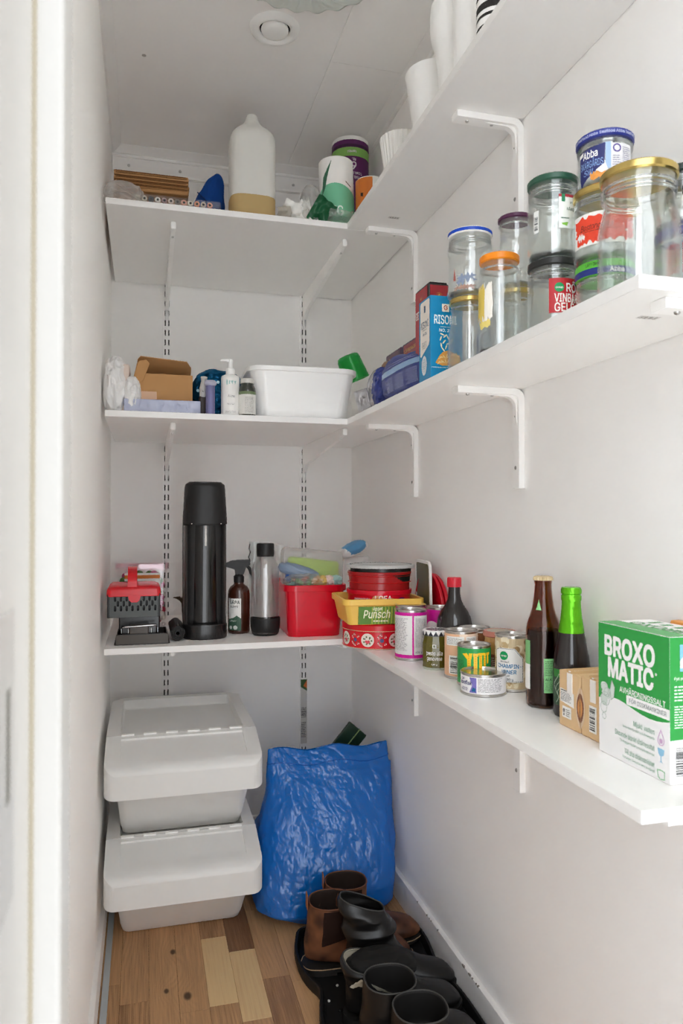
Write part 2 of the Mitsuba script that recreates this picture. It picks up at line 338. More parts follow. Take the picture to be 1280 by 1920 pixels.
# shelves
G3 = 'white shelf boards on the back wall'
for z, w in ((Z3, 'upper'), (Z2, 'middle'), (Z1, 'lower')):
    one('back_shelf', rbox(XS, XR - 0.003, YF, YB - 0.006, z - TH, z, 0.0012, 8), 'mat_shelf', {'upper': 'white deep shelf board on the back wall carrying the jug and paper bags', 'middle': 'white deep shelf board on the back wall carrying the white tub', 'lower': 'white deep shelf board on the back wall carrying the black soda machine'}[w], 'shelf', G3)
    s = one('side_shelf', rbox(XM, XR - 0.001, YE, YF - 0.0006, z - TH, z, 0.0012, 8), 'mat_shelf', {'upper': 'white narrow shelf board on the right wall just under the ceiling', 'middle': 'white narrow shelf board on the right wall carrying empty glass jars', 'lower': 'white narrow shelf board on the right wall carrying tins and bottles'}[w], 'shelf', 'white shelf boards on the right wall')
    if w != 'lower':
        cx, cy = (0.617, 1.783) if w == 'upper' else (0.608, 0.789)
        mp = flat((cx - 0.014, cy - 0.008, z - TH), (1, 0, 0), (0, -1, 0), 0.0002)
        part(s, 'barcode_sticker', mp(rect(-0.001, -0.012, 0.029, 0.001)), lazy('#cfccc8', 0.5))
        part(s, 'barcode_print', mp(bars(0.001, -0.010, 0.027, -0.001, 9), 1), lazy('#77736f', 0.6))

# L brackets under the side shelves
def bracket(y, z, lab):
    t = thing('shelf_bracket', lab, 'bracket', 'white angle brackets on the right wall')
    xo, zt = XR - 0.0004, z - TH - 0.0004; th = 0.0125; xt = 0.570; zb = zt - 0.190; R = 0.020
    arc = lambda cx, cz, r, a, b: [(cx + r * math.cos(q), cz + r * math.sin(q)) for q in np.linspace(a, b, 9)]
    prof = [(xt, zt - th), (xt, zt)] + arc(xo - R, zt - R, R, pi / 2, 0) + [(xo, zb), (xo - th, zb)] + arc(xo - R - 0.004, zt - R - 0.004, R + 0.004 - th, 0, pi / 2)[::1]
    part(t, 'bar', xz_extr(prof, y - 0.013, y + 0.013), 'mat_metal_white')
    rib = sg.Polygon([(xo - th + 0.001, zt - 0.075), (xo - th - 0.0015, zt - 0.06)] + arc(xo - R - 0.016, zt - R - 0.016, R + 0.001, 0.1, pi / 2 - 0.1) + [(xo - 0.07, zt - th - 0.0015), (xo - 0.085, zt - th + 0.001), (xo - th + 0.001, zt - th + 0.001)]).buffer(0)
    part(t, 'rib', xz_extr(rib, y - 0.006, y + 0.006), 'mat_metal_white')
    part(t, 'end_cap', rbox(xt - 0.002, xt + 0.001, y - 0.0135, y + 0.0135, zt - th - 0.0004, zt, 0.0008), 'mat_white_plastic')
    part(t, 'end_cap', rbox(xo - th - 0.0005, xo, y - 0.0135, y + 0.0135, zb - 0.002, zb + 0.001, 0.0008), 'mat_white_plastic')
    for sx in (0.594, 0.645): part(t, 'screw', lathe([(0, -0.0035), (0.002, -0.0032), (0.0035, -0.0018), (0.004, 0), (0, 0)], 12, sx, y, zt - th), 'mat_steel')
    for dz in (0.052, 0.152):
        m = mv(lathe([(0, 0.002), (0.0022, 0.0018), (0.0036, 0.0008), (0.004, 0), (0, 0)], 12), xo - th, y, zt - dz, ry=-pi / 2); part(t, 'screw', m, lazy('#8d8a86', 0.4))
for z, a in ((Z3, 'upper'), (Z2, 'middle'), (Z1, 'lower')):
    c = {'upper': 'topmost side shelf', 'middle': 'jar shelf', 'lower': 'lowest side shelf'}[a]
    for y, b in ((1.858, 'at its end by the back corner'), (1.288, 'at the middle of its length'), (0.718, 'at its end by the door')):
        bracket(y, z, 'white angle bracket under the %s, %s' % (c, b))

# slotted uprights, hang rail, cantilever arms
rail = thing('hang_rail', 'white steel hang rail screwed to the back wall below the ceiling', 'rail')
part(rail, 'profile', cat([rbox(XL + 0.002, XR - 0.01, YB - 0.011, YB, 2.218, 2.268, 0.002), rbox(XL + 0.002, XR - 0.01, YB - 0.016, YB, 2.212, 2.221, 0.002), rbox(XL + 0.002, XR - 0.01, YB - 0.016, YB, 2.262, 2.270, 0.002)]), 'mat_metal_white')
for sx in (-0.052, 0.112, 0.30, 0.495, 0.62): part(rail, 'screw', mv(lathe([(0, 0.003), (0.003, 0.0026), (0.005, 0.0008), (0.005, 0), (0, 0)], 14), sx, YB - 0.011, 2.238, rx=pi / 2), 'mat_steel')
def upright(xc, lab):
    t = thing('slotted_upright', lab, 'upright', 'white slotted uprights on the back wall')
    w, z0, z1 = 0.0255, 0.14, 2.262; y0 = YB - 0.013
    holes = [sg.box(xc + s * 0.0057 - 0.0021, zz, xc + s * 0.0057 + 0.0021, zz + 0.0185) for s in (-1, 1) for zz in np.arange(z0 + 0.012, z1 - 0.02, 0.032)]
    g = sg.box(xc - w / 2, z0, xc + w / 2, z1).difference(shapely.union_all(holes))
    part(t, 'slotted_face', xz_extr(g, y0, y0 + 0.0016), 'mat_metal_white')
    part(t, 'flanges', cat([box(xc - w / 2, xc - w / 2 + 0.0016, y0, YB, z0, z1), box(xc + w / 2 - 0.0016, xc + w / 2, y0, YB, z0, z1)]), 'mat_metal_white')
    part(t, 'web', box(xc - w / 2 + 0.0016, xc + w / 2 - 0.0016, YB - 0.002, YB, z0, z1), lazy('#55524e', 0.7))
    return t
up1 = upright(0.071, 'white slotted upright on the back wall, behind the soda machine side')
up2 = upright(0.5325, 'white slotted upright on the back wall with a product sticker low down')
labels[up1]['label'] = 'white slotted upright on the back wall between left wall and soda machine'
mp = flat((0.5325, YB - 0.013, 0.43), (1, 0, 0), (0, 0, 1), 0.0003)
part(up2, 'sticker', mp(rect(-0.011, -0.12, 0.011, 0.10)), lazy('#c9c6c0', 0.5), label='grey product sticker')
part(up2, 'sticker_picture', mp(pol([(-0.011, 0.075), (0.011, 0.06), (0.011, 0.10), (-0.011, 0.10)]), 1), lazy('#3d5a2c', 0.6))
part(up2, 'sticker_picture', mp(pol([(-0.002, 0.078), (0.011, 0.068), (0.011, 0.098)]), 2), lazy('#c4672d', 0.6))
part(up2, 'sticker_print', mp(cat([bars(-0.009, -0.03, 0.009, 0.005, 8, 4, False), lines(-0.009, -0.1, 0.009, -0.045, 9, 3)]), 1), lazy('#4f4d4b', 0.6))
def arm(xc, z, lab):
    t = thing('cantilever_bracket', lab, 'bracket', 'white cantilever arms under the back shelves')
    zt = z - TH - 0.0004; yb, yt = YB - 0.0135, 1.948
    side = [(yt + 0.004, zt), (yb, zt), (yb, zt - 0.118), (yb - 0.012, zt - 0.112), (yb - 0.02, zt - 0.088), (yb - 0.05, zt - 0.066), (yt + 0.06, zt - 0.026), (yt + 0.010, zt - 0.017), (yt + 0.002, zt - 0.010)]
    part(t, 'plate', yz_extr(side, xc - 0.0055, xc - 0.0042), 'mat_metal_white'); part(t, 'plate', yz_extr(side, xc + 0.0042, xc + 0.0055), 'mat_metal_white')
    bot = [(yb - 0.02, zt - 0.088), (yb - 0.05, zt - 0.066), (yt + 0.06, zt - 0.026), (yt + 0.010, zt - 0.017), (yt + 0.010, zt - 0.0155), (yt + 0.06, zt - 0.0245), (yb - 0.05, zt - 0.0645), (yb - 0.02, zt - 0.086)]
    part(t, 'web', yz_extr(bot, xc - 0.0043, xc + 0.0043), 'mat_metal_white')
    part(t, 'tip_cap', rbox(xc - 0.0072, xc + 0.0072, yt - 0.002, yt + 0.026, zt - 0.021, zt, 0.0045), 'mat_white_plastic')
    part(t, 'screw', cyl(xc, yt + 0.045, zt - 0.0265, zt - 0.022, 0.003, 12), 'mat_steel')
    part(t, 'screw', cyl(xc, yb - 0.07, zt - 0.064, zt - 0.057, 0.003, 12), 'mat_steel')
for z, c in ((Z3, 'uppermost back shelf'), (Z2, 'middle back shelf'), (Z1, 'lowest back shelf')):
    arm(0.071, z, 'white cantilever arm under the %s, nearer the left wall' % c); arm(0.5325, z, 'white cantilever arm under the %s, nearer the right wall' % c)

# ceiling: vent valve and lamp
t = thing('ceiling_vent', 'round white exhaust air valve on the ceiling', 'vent')
vx, vy = 0.309, 1.790
part(t, 'ring', lathe([(0.036, 0.012), (0.038, -0.004), (0.043, -0.011), (0.052, -0.012), (0.060, -0.006), (0.0625, 0), (0.0625, 0.001), (0.036, 0.012)], 56, vx, vy, ZC), 'mat_white_plastic', 60)
part(t, 'valve_disc', lathe([(0, -0.016), (0.022, -0.0155), (0.031, -0.012), (0.0345, -0.006), (0.033, 0.0), (0, 0.004)], 48, vx, vy, ZC), 'mat_white_plastic', 60)
part(t, 'throat', cyl(vx, vy, ZC - 0.0012, ZC + 0.003, 0.040, 40), 'mat_dark')
t = thing('ceiling_lamp', 'frosted glass ceiling lamp bowl with swirling ribs, switched off', 'lamp')
lx, ly, LR, n = 0.325, 1.478, 0.190, 144
th = np.arange(n) * 2 * pi / n; R = []
for q in np.linspace(0.02, 1, 26):
    h = 0.036 + 0.052 * (1 - q ** 2.2); rib = 0.0036 * np.sin(th * 24 + 3.2 * q) * min(1, q * 2)
    R.append(np.stack([lx + LR * q * np.cos(th), ly + LR * q * np.sin(th), ZC - h - rib], 1))
R.append(np.stack([lx + LR * 1.005 * np.cos(th), ly + LR * 1.005 * np.sin(th), np.full(n, ZC - 0.030)], 1))
R.append(np.stack([lx + LR * 0.97 * np.cos(th), ly + LR * 0.97 * np.sin(th), np.full(n, ZC - 0.028)], 1))
part(t, 'bowl', loft(R), 'mat_lamp_glass', True)
part(t, 'base_plate', cyl(lx, ly, ZC - 0.028, ZC, 0.11, 48), 'mat_white_plastic')

# ------------------------------------------------------------------ builders for tins, jars, bottles and tubs
def can(name, x, y, z, r, h, body, lab, group=None, ring_pull=False):
    t = thing(name, lab, 'tin can', group)
    part(t, 'body', lathe([(0, 0.001), (r - 0.002, 0), (r, 0.0012), (r, 0.0028), (r - 0.0012, 0.004), (r - 0.0012, h - 0.004), (r, h - 0.003), (r, h - 0.0008), (r - 0.0009, h), (r - 0.0018, h - 0.0006), (r - 0.0024, h - 0.0045), (r - 0.006, h - 0.0045), (r - 0.0068, h - 0.0038), (r - 0.009, h - 0.0044), (0, h - 0.0044)], 56, x, y, z), 'mat_tin_steel', 35)
    part(t, 'label_sleeve', lathe([(r - 0.0011, 0.0055), (r - 0.0008, 0.0055), (r - 0.0008, h - 0.0055), (r - 0.0011, h - 0.0055)], 56, x, y, z), body, 35)
    if ring_pull:
        m = tube([(0.011 * math.cos(q) - 0.006, 0.008 * math.sin(q), 0) for q in np.linspace(0, 2 * pi, 20)], 0.0011, 6); part(t, 'ring_pull', mv(m, x, y, z + h - 0.0028, 2.4), 'mat_tin_steel')
        part(t, 'rivet', cyl(x, y, z + h - 0.0045, z + h - 0.0025, 0.003, 14), 'mat_tin_steel')
    return t, wrap(x, y, z, r - 0.0008, face(x, y))
def shell(outer, wall, floor_z, n=56, x=0, y=0, z=0):
    o = [tuple(p) for p in outer]; inner = [(max(p[0] - wall, 0.001), max(p[1], floor_z)) for p in o[::-1] if p[1] >= floor_z * 0.5]
    inner[0] = (o[-1][0] - wall, o[-1][1])
    return lathe([(0, o[0][1])] + o + inner + [(0, floor_z)], n, x, y, z)
def jar(x, y, z, r, h, lid, lab, neck=0.8, style='round', name='glass_jar', group='empty glass jars on the side shelf', lid_h=0.010, glass='mat_glass', lid_r=None):
    t = thing(name, lab, 'jar', group); rn = r * neck; H = h - lid_h * 0.9; k = 0.004
    lo = [(r * 0.72, 0.0008), (r * 0.88, 0.002), (r * 0.97, 0.007), (r, 0.014)]
    if style == 'round': mid = [(r, H * 0.66), (r * 0.985, H * 0.73), (r * 0.93, H * 0.80), (rn + k * 0.7, H * 0.855), (rn, H * 0.885)]
    elif style == 'belly': mid = [(r * 1.0, H * 0.30), (r * 0.985, H * 0.5), (r * 0.94, H * 0.62), (rn + k * 0.3, H * 0.76), (rn, H * 0.84)]
    elif style == 'waist': mid = [(r * 1.0, H * 0.42), (r * 0.985, H * 0.55), (r * 0.93, H * 0.68), (r * 0.905, H * 0.76), (r * 0.93, H * 0.83), (rn, H * 0.88)]
    elif style == 'flare': mid = [(r, H * 0.52), (r * 0.985, H * 0.60), (r * 0.93, H * 0.68), (r * 0.865, H * 0.755), (r * 0.845, H * 0.80), (r * 0.85, H * 0.85), (rn, H * 0.90)]
    elif style == 'shoulder': mid = [(r * 0.97, H * 0.05), (r * 0.955, H * 0.2), (r * 0.95, H * 0.66), (r * 0.96, H * 0.70), (r * 1.0, H * 0.75), (r, H * 0.81), (r * 0.95, H * 0.86), (rn, H * 0.90)]
    elif style == 'ribbed': mid = [(r * (1 + 0.022 * (i % 2)), H * (0.12 + 0.62 * i / 44)) for i in range(45)] + [(r * 0.95, H * 0.80), (rn, H * 0.87)]
    else: mid = [(r, H * 0.80), (r * 0.97, H * 0.86), (rn, H * 0.90)]
    top = [(rn + 0.0012, H * 0.925), (rn, H * 0.945), (rn, H)]
    prof_ = lo + mid + top
    part(t, 'glass', lathe(prof_, 56, x, y, z + 0.0003), 'mat_jar', 50)
    part(t, 'inner_wall', lathe([(max(p[0] - 0.0026, 0.001), p[1]) for p in prof_ if p[1] > 0.006], 48, x, y, z + 0.0003), 'mat_jar', 50)
    part(t, 'glass_base', lathe([(0, 0.0008), (r * 0.70, 0.0008), (r * 0.86, 0.0024), (r * 0.95, 0.0065), (r * 0.965, 0.010), (r * 0.90, 0.0105), (r * 0.82, 0.0075), (r * 0.5, 0.0050), (0, 0.0048)], 48, x, y, z + 0.0003), 'mat_glass', 50)
    part(t, 'neck_ring', lathe([(rn - 0.0024, H * 0.918), (rn + 0.0002, H * 0.918), (rn + 0.0016, H * 0.925), (rn + 0.0002, H * 0.934), (rn - 0.0024, H * 0.934), (rn - 0.0024, H * 0.918)], 48, x, y, z + 0.0003), 'mat_glass', 50)
    for kz in (0.955, 0.985): part(t, 'thread_ring', lathe([(rn - 0.002, H * kz - 0.0012), (rn + 0.0002, H * kz - 0.0012), (rn + 0.0012, H * kz), (rn + 0.0002, H * kz + 0.0012), (rn - 0.002, H * kz + 0.0012), (rn - 0.002, H * kz - 0.0012)], 40, x, y, z - 0.10 * H + 0.0003), 'mat_glass', 50) if style in ('wide', 'flare', 'shoulder') else None
    lr = lid_r or rn + 0.0028
    part(t, 'lid', disc_lid(lr, lid_h, 56, 0.0018, x, y, z + h - lid_h), lid, 40)
    prof = np.array(lo + mid + top)
    return t, wrap(x, y, z, lambda hh: np.interp(hh, prof[:, 1], prof[:, 0]), face(x, y)), lr
def tub(w, d, h, taper, r, wall=0.0015, rim=0.005, lip=0.008, n=7):
    def R(k, z, g=0): return rr(w * k + 2 * g, d * k + 2 * g, max(r * k + g, 0.002), n, z)
    rg = [R(taper, 0, -0.002), R(taper, 0.002), R(1 - (1 - taper) * 0.02, h - lip - 0.001), R(1, h - lip - 0.0005, rim), R(1, h - lip, rim + 0.001), R(1, h - 0.001, rim + 0.001), R(1, h, rim), R(1, h, 0), R(1, h - 0.001, -wall), R(taper, wall + 0.002, -wall), R(taper, wall, -wall - 0.002)]
    return loft(rg)

# ------------------------------------------------------------------ lowest back shelf
z = Z1
# red-lidded perforated box on a smoked stand
t = thing('kitchen_gadget', 'red-lidded perforated black box with carry handle standing on a smoked tray', 'gadget')
gx0, gx1, gy = -0.089, 0.040, 1.925
part(t, 'tray', loft([rr(0.136, 0.13, 0.006, 4, z, -0.004, 1.99), rr(0.136, 0.13, 0.006, 4, z + 0.004, -0.004, 1.99), rr(0.124, 0.115, 0.006, 4, z + 0.026, -0.004, 1.99), rr(0.120, 0.111, 0.006, 4, z + 0.026, -0.004, 1.99), rr(0.122, 0.116, 0.006, 4, z + 0.008, -0.004, 1.99)]), lazy('#26211e', 0.3, 0.3))
part(t, 'tray_front', yz_extr([(gy - 0.0012, z + 0.003), (gy + 0.0055, z + 0.0245), (gy + 0.0065, z + 0.0245), (gy + 0.0002, z + 0.003)], -0.068, 0.060), lazy('#463d34', 0.3, 0.3))
part(t, 'stand', cat([rbox(-0.055, 0.032, 1.945, 2.04, z + 0.010, z + 0.045, 0.003), rbox(-0.062, 0.040, 1.965, 2.045, z + 0.030, z + 0.070, 0.004)]), 'mat_black_plastic')
part(t, 'mechanism', rbox(-0.036, 0.012, 1.938, 1.99, z + 0.022, z + 0.048, 0.003), lazy('#4a4038', 0.3))
for sx in (-0.055, -0.038, 0.018, 0.034): part(t, 'stand__pin', cyl(sx, 1.939, z + 0.028, z + 0.040, 0.0011, 10), 'mat_steel')
part(t, 'wire_bar', tube([(-0.052, 1.927, z + 0.044), (-0.045, 1.925, z + 0.0455), (0.022, 1.925, z + 0.0485), (0.030, 1.927, z + 0.0485)], [0.0012, 0.0026, 0.0026, 0.0012], 10), 'mat_steel', 50)
holes = []
for row, (zc, xs_) in enumerate(((0.117, (-0.070, -0.056, -0.042, -0.0005, 0.0135, 0.0275)), (0.1045, (-0.063, -0.049, -0.035, -0.0075, 0.0065, 0.0205)), (0.0925, (-0.070, -0.056, -0.042, -0.028, -0.0145, -0.0005, 0.0135, 0.0275)))):
    for hx_ in xs_: holes.append(sg.LineString([(hx_, z + zc - 0.0045), (hx_, z + zc + 0.0045)]).buffer(0.0028, 4))
fp = sg.box(gx0 + 0.006, z + 0.070, gx1 - 0.006, z + 0.128).difference(shapely.union_all(holes))
part(t, 'perforated_front', xz_extr(fp, gy, gy + 0.003), lazy('#4d5150', 0.4))
part(t, 'body', cat([rbox(gx0, gx0 + 0.008, gy, gy + 0.13, z + 0.069, z + 0.128, 0.002), rbox(gx1 - 0.008, gx1, gy, gy + 0.13, z + 0.069, z + 0.128, 0.002), box(gx0 + 0.003, gx1 - 0.003, gy + 0.020, gy + 0.13, z + 0.069, z + 0.126), box(gx0 + 0.003, gx1 - 0.003, gy + 0.003, gy + 0.02, z + 0.069, z + 0.072)]), lazy('#232424', 0.4))
part(t, 'lid', loft([rr(0.131, 0.136, 0.010, 5, z + 0.122, -0.0245, gy + 0.067), rr(0.133, 0.138, 0.010, 5, z + 0.124, -0.0245, gy + 0.067), rr(0.131, 0.136, 0.011, 5, z + 0.139, -0.0245, gy + 0.068), rr(0.124, 0.128, 0.012, 5, z + 0.1455, -0.0245, gy + 0.069), rr(0.108, 0.105, 0.012, 5, z + 0.150, -0.026, gy + 0.074)]), 'mat_red_lid', 40, label='red lid with a front tongue')
tg = sg.Polygon([(-0.040, z + 0.126), (-0.036, z + 0.112), (-0.030, z + 0.107), (-0.017, z + 0.107), (-0.011, z + 0.112), (-0.007, z + 0.126)])
part(t, 'lid__tongue', xz_extr(tg, gy - 0.003, gy + 0.001), 'mat_red_lid')
part(t, 'handle', yz_extr([(gy + 0.005, z + 0.140)] + [(gy + 0.070 - 0.065 * math.cos(q), z + 0.148 + 0.045 * math.sin(q)) for q in np.linspace(0.05, pi - 0.05, 18)] + [(gy + 0.135, z + 0.140), (gy + 0.128, z + 0.140)] + [(gy + 0.070 - 0.058 * math.cos(q), z + 0.148 + 0.038 * math.sin(q)) for q in np.linspace(pi - 0.05, 0.05, 18)] + [(gy + 0.012, z + 0.140)], -0.040, -0.0175), 'mat_red_lid', 30, label='arched red carry handle')
# clear tub of sweets
t = thing('sweets_box', 'clear square plastic box of sweets with pinkish lid, behind the red lid', 'box')
part(t, 'walls', loft([rr(0.132, 0.12, 0.012, 4, z, -0.004, 2.26), rr(0.140, 0.128, 0.012, 4, z + 0.178, -0.004, 2.26)], True, False), 'mat_clear', 40)
part(t, 'lid', loft([rr(0.150, 0.138, 0.014, 4, z + 0.170, -0.004, 2.26), rr(0.151, 0.139, 0.014, 4, z + 0.186, -0.004, 2.26), rr(0.146, 0.134, 0.014, 4, z + 0.190, -0.004, 2.26)], False, True), 'mat_clear_pink', 40)
part(t, 'label_card', mv(rbox(-0.050, 0.050, -0.001, 0.001, 0, 0.05, 0.0005), -0.004, 2.192, z + 0.112), 'mat_paper')
part(t, 'label_stripe', mv(rbox(-0.050, 0.048, -0.0014, 0.001, 0.034, 0.044, 0.0003), -0.004, 2.1915, z + 0.112), lazy('#d9792c', 0.5))
_r = np.random.default_rng(5)
for c in ('#b3243f', '#c9a23a', '#4c7d35', '#c45a86', '#e0d8cf'):
    ms = [mv(trimesh.creation.icosphere(1, 0.011), -0.06 + 0.112 * _r.random(), 2.212 + 0.09 * _r.random(), z + 0.012 + 0.145 * _r.random()) for _ in range(26)]
    part(t, 'sweets', cat(ms), lazy(c, 0.35), True, stuff=True)
# roll of black bags
t = thing('bag_roll', 'roll of black plastic bags lying beside the soda machine', 'bag roll')
sp = sg.Polygon([((0.0185 + 0.0012 * math.sin(5 * q)) * math.cos(q), (0.0185 + 0.001 * math.cos(4 * q)) * math.sin(q)) for q in np.linspace(0, 2 * pi, 40)[:-1]]).difference(sg.Point(0, 0).buffer(0.0045))
m = trimesh.creation.extrude_polygon(sp, 0.17, engine='earcut'); part(t, 'roll', mv(m, 0.085, 2.125, z + 0.0205, rx=pi / 2), 'mat_rubber', 40)
for rq in (0.008, 0.012, 0.0155):
    part(t, 'roll__wound_edge', mv(lathe([(rq, 0), (rq + 0.001, 0.0008), (rq + 0.002, 0)], 28), 0.085, 1.955, z + 0.0205, rx=pi / 2), lazy('#2a2928', 0.4))
# soda machine
t = thing('soda_machine', 'tall black soda water machine standing on the lowest back shelf', 'soda machine')
sx, sy = 0.158, 2.015
def D(w, d, zz, cy=0.0, e=2.6): return ell(w, d, zz, 48, sx, sy + cy, e)
part(t, 'base', loft([D(0.112, 0.118, z), D(0.117, 0.122, z + 0.003), D(0.117, 0.122, z + 0.034), D(0.113, 0.118, z + 0.0385), D(0.104, 0.108, z + 0.0385), D(0.100, 0.104, z + 0.033)]), 'mat_black_plastic', 40)
part(t, 'drip_grid', loft([D(0.070, 0.066, z + 0.033, -0.012), D(0.070, 0.066, z + 0.036, -0.012), D(0.060, 0.056, z + 0.037, -0.012)]), 'mat_black_matte', 30)
part(t, 'column', loft([D(0.113, 0.085, z + 0.034, 0.020, 3), D(0.115, 0.088, z + 0.05, 0.020, 3), D(0.116, 0.088, z + 0.30, 0.018, 3), D(0.112, 0.10, z + 0.312, 0.010, 3)]), 'mat_black_matte', 40)
part(t, 'front_panel', loft([D(0.084, 0.07, z + 0.036, 0.004, 2.2), D(0.084, 0.07, z + 0.300, 0.004, 2.2)]), 'mat_black_gloss', 40, label='glossy black curved front panel')
for s in (-1, 1): part(t, 'side_rail', loft([ell(0.012, 0.05, z + 0.036, 16, sx + s * 0.0505, sy - 0.006), ell(0.012, 0.05, z + 0.30, 16, sx + s * 0.0505, sy - 0.006)]), lazy('#3a3836', 0.15, 0.6, 0.5), 40)
part(t, 'head', loft([D(0.116, 0.116, z + 0.303), D(0.1175, 0.118, z + 0.306), D(0.1165, 0.117, z + 0.32), D(0.107, 0.112, z + 0.40, 0.002), D(0.104, 0.110, z + 0.409, 0.003), D(0.097, 0.102, z + 0.4125, 0.004)]), 'mat_black_matte', 40)
part(t, 'button', loft([D(0.092, 0.060, z + 0.409, 0.0), D(0.092, 0.060, z + 0.4145, 0.0), D(0.086, 0.054, z + 0.4165, 0.0)]), 'mat_black_plastic', 40)
part(t, 'level_strip', rbox(sx - 0.0028, sx + 0.0028, sy - 0.0335, sy - 0.030, z + 0.245, z + 0.300, 0.001), lazy('#d9d5cf', 0.4), label='pale level strip')
for s in (-1, 1): part(t, 'indicator', cyl(sx + s * 0.038, sy - 0.056, z + 0.3035, z + 0.306, 0.0018, 10), lazy('#d9d5cf', 0.4))
# brown spray bottle
t = thing('spray_bottle', 'brown spray bottle with black trigger and white-green soap label', 'bottle')
bx, by = 0.256, 2.063
pr = [(0.0, 0), (0.0265, 0), (0.0295, 0.003), (0.0303, 0.008), (0.0303, 0.108), (0.029, 0.118), (0.024, 0.128), (0.016, 0.134), (0.0135, 0.137), (0.0135, 0.142), (0, 0.142)]
part(t, 'bottle', lathe(pr, 48, bx, by, z), lazy('#3c1a0d', 0.08, 0.6, 0.6), 40)
part(t, 'collar', lathe([(0.013, 0.140), (0.0145, 0.141), (0.0145, 0.157), (0.010, 0.162), (0.007, 0.166), (0, 0.166)], 32, bx, by, z), 'mat_black_matte', 35)
hd = sg.Polygon([(-0.039, 0.186), (-0.037, 0.193), (-0.020, 0.200), (0.0, 0.202), (0.028, 0.202), (0.030, 0.190), (0.018, 0.182), (0.012, 0.163), (-0.008, 0.163), (-0.010, 0.176), (-0.022, 0.181)])
part(t, 'trigger_head', mv(xz_extr(hd.buffer(0.001), -0.0085, 0.0085), bx, by, z), 'mat_black_matte')
part(t, 'trigger', tube([(bx + 0.020, by, z + 0.188), (bx + 0.030, by - 0.002, z + 0.178), (bx + 0.033, by - 0.003, z + 0.165), (bx + 0.038, by - 0.003, z + 0.158)], [0.005, 0.0045, 0.004, 0.003], 8), 'mat_black_matte', 50)
w_ = wrap(bx, by, z, 0.0303, face(bx, by) - 0.25)
part(t, 'label', w_(rect(-0.026, 0.010, 0.014, 0.098, 14)), 'mat_paper', label='white paper label with a green foot')
part(t, 'label__green_foot', w_(pol([(-0.026, 0.010), (0.014, 0.010), (0.014, 0.042), (0.002, 0.051), (-0.008, 0.044), (-0.026, 0.040)]), 1), lazy('#3f5f4c', 0.5))
part(t, 'label__lettering', w_(cat([text('SÅPA', 0.0085, x=-0.020, y=0.083), text('O', 0.006, x=-0.020, y=0.0915), lines(-0.020, 0.072, 0.008, 0.079, 2, 2)]), 1), lazy('#2c332e', 0.6))
part(t, 'label__print', w_(cat([text('SPRAY', 0.0042, x=-0.018, y=0.034), circ(-0.016, 0.018, 0.005), circ(-0.002, 0.018, 0.006)]), 2), lazy('#cfd6cf', 0.6))
# soda bottle
t = thing('soda_bottle', 'clear carbonating bottle with black screw cap and black base', 'bottle')
bx, by = 0.322, 2.009
op = [(0.030, 0.001), (0.037, 0.006), (0.0385, 0.03), (0.0385, 0.155), (0.0375, 0.175), (0.033, 0.195), (0.026, 0.208), (0.0205, 0.214), (0.0195, 0.218), (0.0195, 0.230)]
part(t, 'bottle', lathe([(0, 0.001)] + op, 48, bx, by, z), 'mat_clear', 50)
part(t, 'inner_wall', lathe([(0, 0.05), (0.0365, 0.052), (0.0368, 0.15), (0.036, 0.172), (0.0315, 0.192), (0.0245, 0.206), (0.0185, 0.216)], 48, bx, by, z), 'mat_clear', 50)
part(t, 'base', lathe([(0, 0), (0.031, 0), (0.036, 0.004), (0.0403, 0.022), (0.0408, 0.045), (0.0400, 0.0475), (0.0392, 0.0475), (0.0392, 0.03), (0, 0.02)], 48, bx, by, z), 'mat_black_matte', 40)
part(t, 'cap', lathe([(0, 0.218), (0.0235, 0.218), (0.0245, 0.220), (0.0240, 0.247), (0.0225, 0.2505), (0, 0.2505)], 40, bx, by, z), 'mat_black_matte', 40)
part(t, 'cap__ring', lathe([(0.0195, 0.2145), (0.0235, 0.2145), (0.0235, 0.217), (0.0195, 0.217)], 40, bx, by, z), 'mat_black_matte', 40)
# white lotion bottle and small clear bottle behind
t = thing('lotion_bottle', 'white lotion bottle standing behind the clear carbonating bottle', 'bottle')
part(t, 'body', lathe([(0, 0), (0.027, 0), (0.029, 0.004), (0.029, 0.150), (0.026, 0.172), (0.018, 0.186), (0.013, 0.190), (0.013, 0.194), (0, 0.194)], 40, 0.405, 2.25, z), 'mat_white_plastic', 40)
part(t, 'pump_cap', lathe([(0, 0.194), (0.0145, 0.194), (0.0145, 0.214), (0.0125, 0.218), (0.0125, 0.238), (0, 0.239)], 32, 0.405, 2.25, z), 'mat_white_plastic', 35)
w_ = wrap(0.405, 2.25, z, 0.029, face(0.405, 2.25))
part(t, 'label', w_(rect(-0.022, 0.05, 0.022, 0.118, 12)), lazy('#a9cbbd', 0.5))
t = thing('cork_bottle', 'small clear glass bottle with a hanging cord behind the spray bottle', 'bottle')
part(t, 'glass', shell([(0.018, 0.001), (0.021, 0.004), (0.021, 0.19), (0.017, 0.205), (0.0165, 0.21), (0.0165, 0.238), (0.018, 0.240), (0.018, 0.246)], 0.002, 0.006, 36, 0.335, 2.30, z + 0.0004), 'mat_glass', 50)
part(t, 'cord', tube([(0.317, 2.282, z + 0.24), (0.314, 2.279, z + 0.225), (0.319, 2.279, z + 0.215), (0.313, 2.279, z + 0.20), (0.318, 2.279, z + 0.185)], 0.0016, 6), lazy('#3a3733', 0.6), True)
